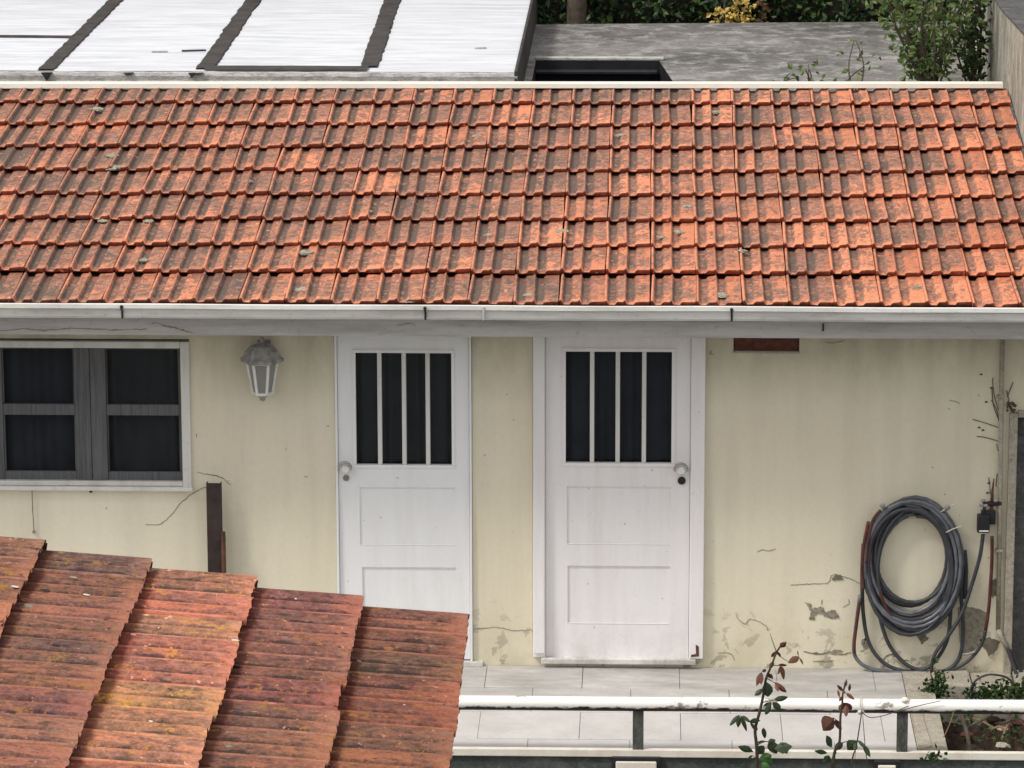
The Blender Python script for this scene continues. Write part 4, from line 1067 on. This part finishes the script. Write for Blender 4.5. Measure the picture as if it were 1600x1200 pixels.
# grey concrete roof beyond, with an open pit painted near-black for its shade
sz_ = wz - .24
P1 = onZ(1030,95,sz_); P2 = onZ(1050,125,sz_); farL = onZ(830,38,sz_); farR = onZ(1375,33,sz_)
dirp = (P2-P1)/(P2.y-P1.y); P3 = P1 + dirp*(4.2-P1.y)
gr = thing('concrete_roof', 'streaked grey concrete flat roof with a black pit beside the white roof', 'roof', (.6, 5, -1.3))
x0, x1 = wxr+.001, 2.10; y0, y1 = 3.36, (farL.y+farR.y)/2
hx0 = wxr + .05
bm = NB()
def q(*ps): bm.faces.new([bm.verts.new((a, b, sz_)) for a, b in ps])
q((x0,y0),(x1,y0),(x1,P3.y),(P3.x,P3.y),(hx0,P3.y),(x0,P3.y))
q((x0,P3.y),(hx0,P3.y),(hx0,P1.y),(x0,P1.y))
q((P3.x,P3.y),(x1,P3.y),(x1,P1.y),(P1.x,P1.y))
q((x0,P1.y),(hx0,P1.y),(P1.x,P1.y),(x1,P1.y),(x1,farR.y),(x0,farL.y))
for a, b in (((x0,farL.y),(x1,farR.y)),((x0,y0),(x1,y0))):
    bm.faces.new([bm.verts.new(p) for p in ((*a,sz_),(*b,sz_),(*b,-1.3),(*a,-1.3))])
put('slab', bm, 'slab', gr, kind='raw')
bm = NB(); ring = [Vector((hx0,P3.y,sz_)), Vector((P3.x,P3.y,sz_)), Vector((P1.x,P1.y,sz_)), Vector((hx0,P1.y,sz_))]; dep = Vector((0,0,-.9))
for i in range(4):
    a, b = ring[i], ring[(i+1) % 4]; bm.faces.new([bm.verts.new(p) for p in (a, b, b+dep, a+dep)])
bm.faces.new([bm.verts.new(p+dep) for p in ring]); put('pit_lining', bm, 'pitblack', gr, kind='raw')
bm = NB(); box(bm, hx0+.001, P1.x-.012, P1.y-.11, P1.y-.012, sz_-.075, sz_-.055, .004); put('pit_ledge', bm, 'black', gr)
bm = NB(); box(bm, hx0, P1.x+.03, P1.y+.002, P1.y+.075, sz_+.001, sz_+.018, .004); put('pit_rim', bm, 'parapet', gr)

# boundary wall on the right
bwx = 2.112
tA = onX(1566,15,bwx); tB = onX(1600,52,bwx)
bwl = thing('boundary_wall', 'stained pale boundary wall with dark top rising above the right edge of the tiles', 'wall', (2.3, 3, 0))
yb_ = onX(1566,127,bwx).y
def topz(y): return tA.z + (tB.z-tA.z)*(y-tA.y)/(tB.y-tA.y)
bm = NB(); yf = -.40; y2 = 8.5
out = [Vector((bwx, yf, fz0+.115)), Vector((bwx, y2, fz0+.115)), Vector((bwx, y2, tA.z+.02)), Vector((bwx, tA.y, tA.z)), Vector((bwx, yf, topz(yf)))]
prism(bm, out, Vector((.40,0,0))); box(bm, bwx+.001, bwx+.399, 3.31, y2-.001, -1.3, fz0+.114); put('masonry', bm, 'bwall', bwl)
bm = NB(); out = [Vector((bwx-.012, yf, topz(yf)+.001)), Vector((bwx-.012, tA.y, tA.z+.001)), Vector((bwx-.012, y2, tA.z+.021)), Vector((bwx-.012, y2, tA.z+.032)), Vector((bwx-.012, tA.y, tA.z+.012)), Vector((bwx-.012, yf, topz(yf)+.012))]
prism(bm, out, Vector((.43,0,0))); put('coping', bm, 'bwalltop', bwl)
bm = NB(); prism(bm, [rp(2.108,.5,.02), rp(2.108,3.5,.02), rp(2.108,3.5,.045), rp(2.108,.5,.040)], Vector((-.012,0,0))); put('gap_shade_strip', bm, 'bwalltop', bwl)  # dark strip painting the shaded gap along the roof edge

# ================================================================== PLANTS BEHIND
def foliage(name, par, m, n, fn, size, jit=.5, seed=1):
    r = random.Random(seed); vs = []; fs = []
    for i in range(n):
        p, dirn = fn(r); s = size*r.uniform(.6,1.25)
        d = (dirn + Vector((r.gauss(0,jit), r.gauss(0,jit), r.gauss(0,jit)))).normalized()
        a = d.cross(Vector((r.gauss(0,1), r.gauss(0,1), r.gauss(0,1)))).normalized()*s*.32; nn = a.cross(d).normalized()*s*.12
        k = len(vs); vs += [p, p+d*s*.5+a-nn, p+d*s, p+d*s*.5-a-nn, p+d*s*.5+nn]; fs += [(k,k+1,k+4),(k+1,k+2,k+4),(k+2,k+3,k+4),(k+3,k,k+4)]
    me = bpy.data.meshes.new(name); me.from_pydata(vs, [], fs); me.materials.append(MT[m]); me.update()
    o = bpy.data.objects.new(name, me); C.objects.link(o); o['kind'] = 'stuff'
    if par: parent_to(o, par)
    return o
hy = max(farL.y, farR.y) + .35
hd = thing('hedge', 'dark green hedge closing the view behind the concrete roof', 'hedge', (.6, hy+.6, -1.3))
def hedge_pt(x0, x1, zlo, zhi, yc, dep):
    def f(r):
        x = r.uniform(x0, x1); z = r.uniform(zlo, zhi)
        y = yc + dep*(mnoise.noise(Vector((x*2.1, 0, z*2.1))) + .5*mnoise.noise(Vector((x*6, 3, z*6)))) + r.uniform(0,.12)
        return Vector((x, y, z)), Vector((r.uniform(-.4,.4), -1, -.5))
    return f
foliage('foliage', hd, 'leaf_hedge', 26000, hedge_pt(-6, 5, 1.2, 4.2, hy, .28), .085, .7, 3)
foliage('foliage', hd, 'leaf_hedge2', 5000, hedge_pt(-3, 1.6, 1.6, 3.6, hy-.10, .30), .07, .7, 4)
bm = NB(); bmesh.ops.create_grid(bm, x_segments=60, y_segments=24, size=.5)
for v in bm.verts:
    x = -6 + (v.co.x+.5)*11; z = -1.3 + (v.co.y+.5)*5.4
    v.co = Vector((x, hy + .25 + .25*mnoise.noise(Vector((x*2.1,0,z*2.1))), z))
put('hedge_backing', bm, 'bark', hd, label='dark backing sheet inside the hedge')  # dark sheet added behind the leaves to close the gaps
tk = onY(897, 20, hy-.25); bm = NB(); tube(bm, smooth_path([(tk.x,hy-.25,-1.3),(tk.x-.02,hy-.25,1.5),(tk.x+.02,hy-.24,2.6),(tk.x-.01,hy-.22,4.0)], 5), [.07]*16, 10)
tag(put('tree_trunk', bm, 'bark', smooth=True), 'grey brown tree trunk standing in front of the dark hedge', 'tree trunk')
for (cx, w_, lab, mm) in ((1130,26,'small yellow leaved twig at left, over far edge of concrete roof','leaf_yellow'),(1150,14,'second yellow leaved twig, tallest, in front of the hedge','leaf_yellow'),(1168,10,'narrow upright yellow twig beside the dry brown stalk','leaf_yellow'),(1190,16,'dry brown stalk right of the yellow twigs','leaf_dry')):
    b = onY(cx, 36, hy-.28); t = thing('twig_plant', lab, 'plant', (b.x, hy-.28, -1.3), 'twigs at the far roof edge')
    bm = NB(); tube(bm, [(b.x,hy-.28,-1.3),(b.x,hy-.28,b.z),(b.x+.02,hy-.28,b.z+.32)], .006, 5); put('stem', bm, 'bark', t)
    hgt = {1130:.10,1150:.26,1168:.26,1190:.3}[cx]
    foliage('leaf_cluster', t, mm, 46 if mm == 'leaf_yellow' else 70, (lambda b_, w2, h2: lambda r: (Vector((b_.x + r.gauss(0, w2/190*.45), hy-.30+r.uniform(-.05,.05), b_.z + r.uniform(-.06,h2))), Vector((r.uniform(-1,1),-.6,.4))))(b, w_, hgt), .055, .5, cx)

# broadleaf shrub by the boundary wall, seen against the slab
bm = NB(); box(bm, x0+.2, 2.10, 3.362, 3.55, sz_+.001, sz_+.05, .01)
put('soil_bed', bm, 'soil', kind='structure')
def shrub(name, label, cat, px, top, spread, Yb, nbr, nlf, size, m, seed, grp=None, lean=0):
    r = random.Random(seed); b = onY(px, 126, Yb); b.z = sz_+.04
    t = thing(name, label, cat, (b.x, Yb, b.z), grp); tips = []
    for i in range(nbr):
        a = r.uniform(-1, 1); tp_ = onY(px + a*spread + lean, top + abs(a)*18 + r.uniform(-8,14), Yb + r.uniform(-.25,.35))
        tp_ += Vector((0, r.uniform(-.15,.25), 0))
        mid = b.lerp(tp_, .45) + Vector((r.uniform(-.08,.08), r.uniform(-.1,.1), .03))
        P = smooth_path([b + Vector((r.uniform(-.03,.03), r.uniform(-.03,.03), -.02)), mid, tp_], 5); bm = NB()
        tube(bm, P, [.008*(1-.75*k/len(P)) for k in range(len(P))], 5); put('branch', bm, 'bark', t, smooth=True)
        tips.append(P)
    def f(r_):
        P = r_.choice(tips); k = r_.uniform(.22, 1); p = P[min(int(k*len(P)), len(P)-1)]
        return p + Vector((r_.gauss(0,.055), r_.gauss(0,.07), r_.gauss(0,.05))), Vector((r_.uniform(-1,1), r_.uniform(-1,.4), r_.uniform(-.5,.6)))
    foliage('foliage', t, m, nlf, f, size, .4, seed+1)
    return t
shrub('shrub', 'leafy green shrub with open stems beside the boundary wall', 'shrub', 1455, -42, 92, 3.9, 30, 1150, .055, 'leaf_tree', 21)
shrub('shrub', 'darker leafy shrub tucked into the corner against the boundary wall', 'shrub', 1520, -30, 40, 4.3, 12, 460, .056, 'leaf_hedge2', 29)
shrub('seedling', 'small sprig with few leaves left of the leafy shrub', 'plant', 1262, 98, 12, 3.6, 3, 16, .055, 'leaf_tree', 33, 'sprigs behind the ridge')
shrub('seedling', 'lowest sprig, leftmost behind the white ridge strip', 'plant', 1235, 112, 12, 3.6, 3, 14, .055, 'leaf_tree', 35, 'sprigs behind the ridge')
shrub('seedling', 'tall sparse sprig just left of the leafy shrub', 'plant', 1335, 70, 14, 3.6, 3, 30, .05, 'leaf_tree', 37, 'sprigs behind the ridge')

# weeds on the back kerb of the bed
def weed(px, py, Yb, n, lab, sp, m='weed', seed=5, hgt=.1):
    b = onY(px, py, Yb); t = thing('weed', lab, 'weed', b, 'weeds around the soil bed')
    foliage('foliage', t, m, n, lambda r: (b + Vector((r.gauss(0,sp), r.gauss(0,sp*.6), abs(r.gauss(0,hgt*.5)))), Vector((r.uniform(-1,1), r.uniform(-1,.2), r.uniform(0,1.3)))), .034, .4, seed)
weed(1463,1090,-.42,190,'bright green weed tuft on the kerb corner below the hose',.035,'weed',41,.13)
weed(1560,1092,-.42,130,'low dark green weed in the shade at back of the bed',.05,'leaf_hedge2',42,.08)
weed(1588,1092,-.42,130,'low green weed at the right frame edge of the bed',.04,'leaf_hedge2',43,.10)
weed(1458,1192,-1.6,40,'pale green sprig under the rail at the kerb',.03,'weed',44,.05)

weed(1500,1130,-.75,30,'small dark weed at the left side of the soil bed',.04,'leaf_hedge2',45,.06)
weed(1575,1160,-1.15,36,'leafy weed near the front right of the soil bed',.06,'leaf_hedge2',46,.08)
weed(1530,1092,-.40,90,'thin weed under the arching black cable',.05,'leaf_hedge',47,.07)
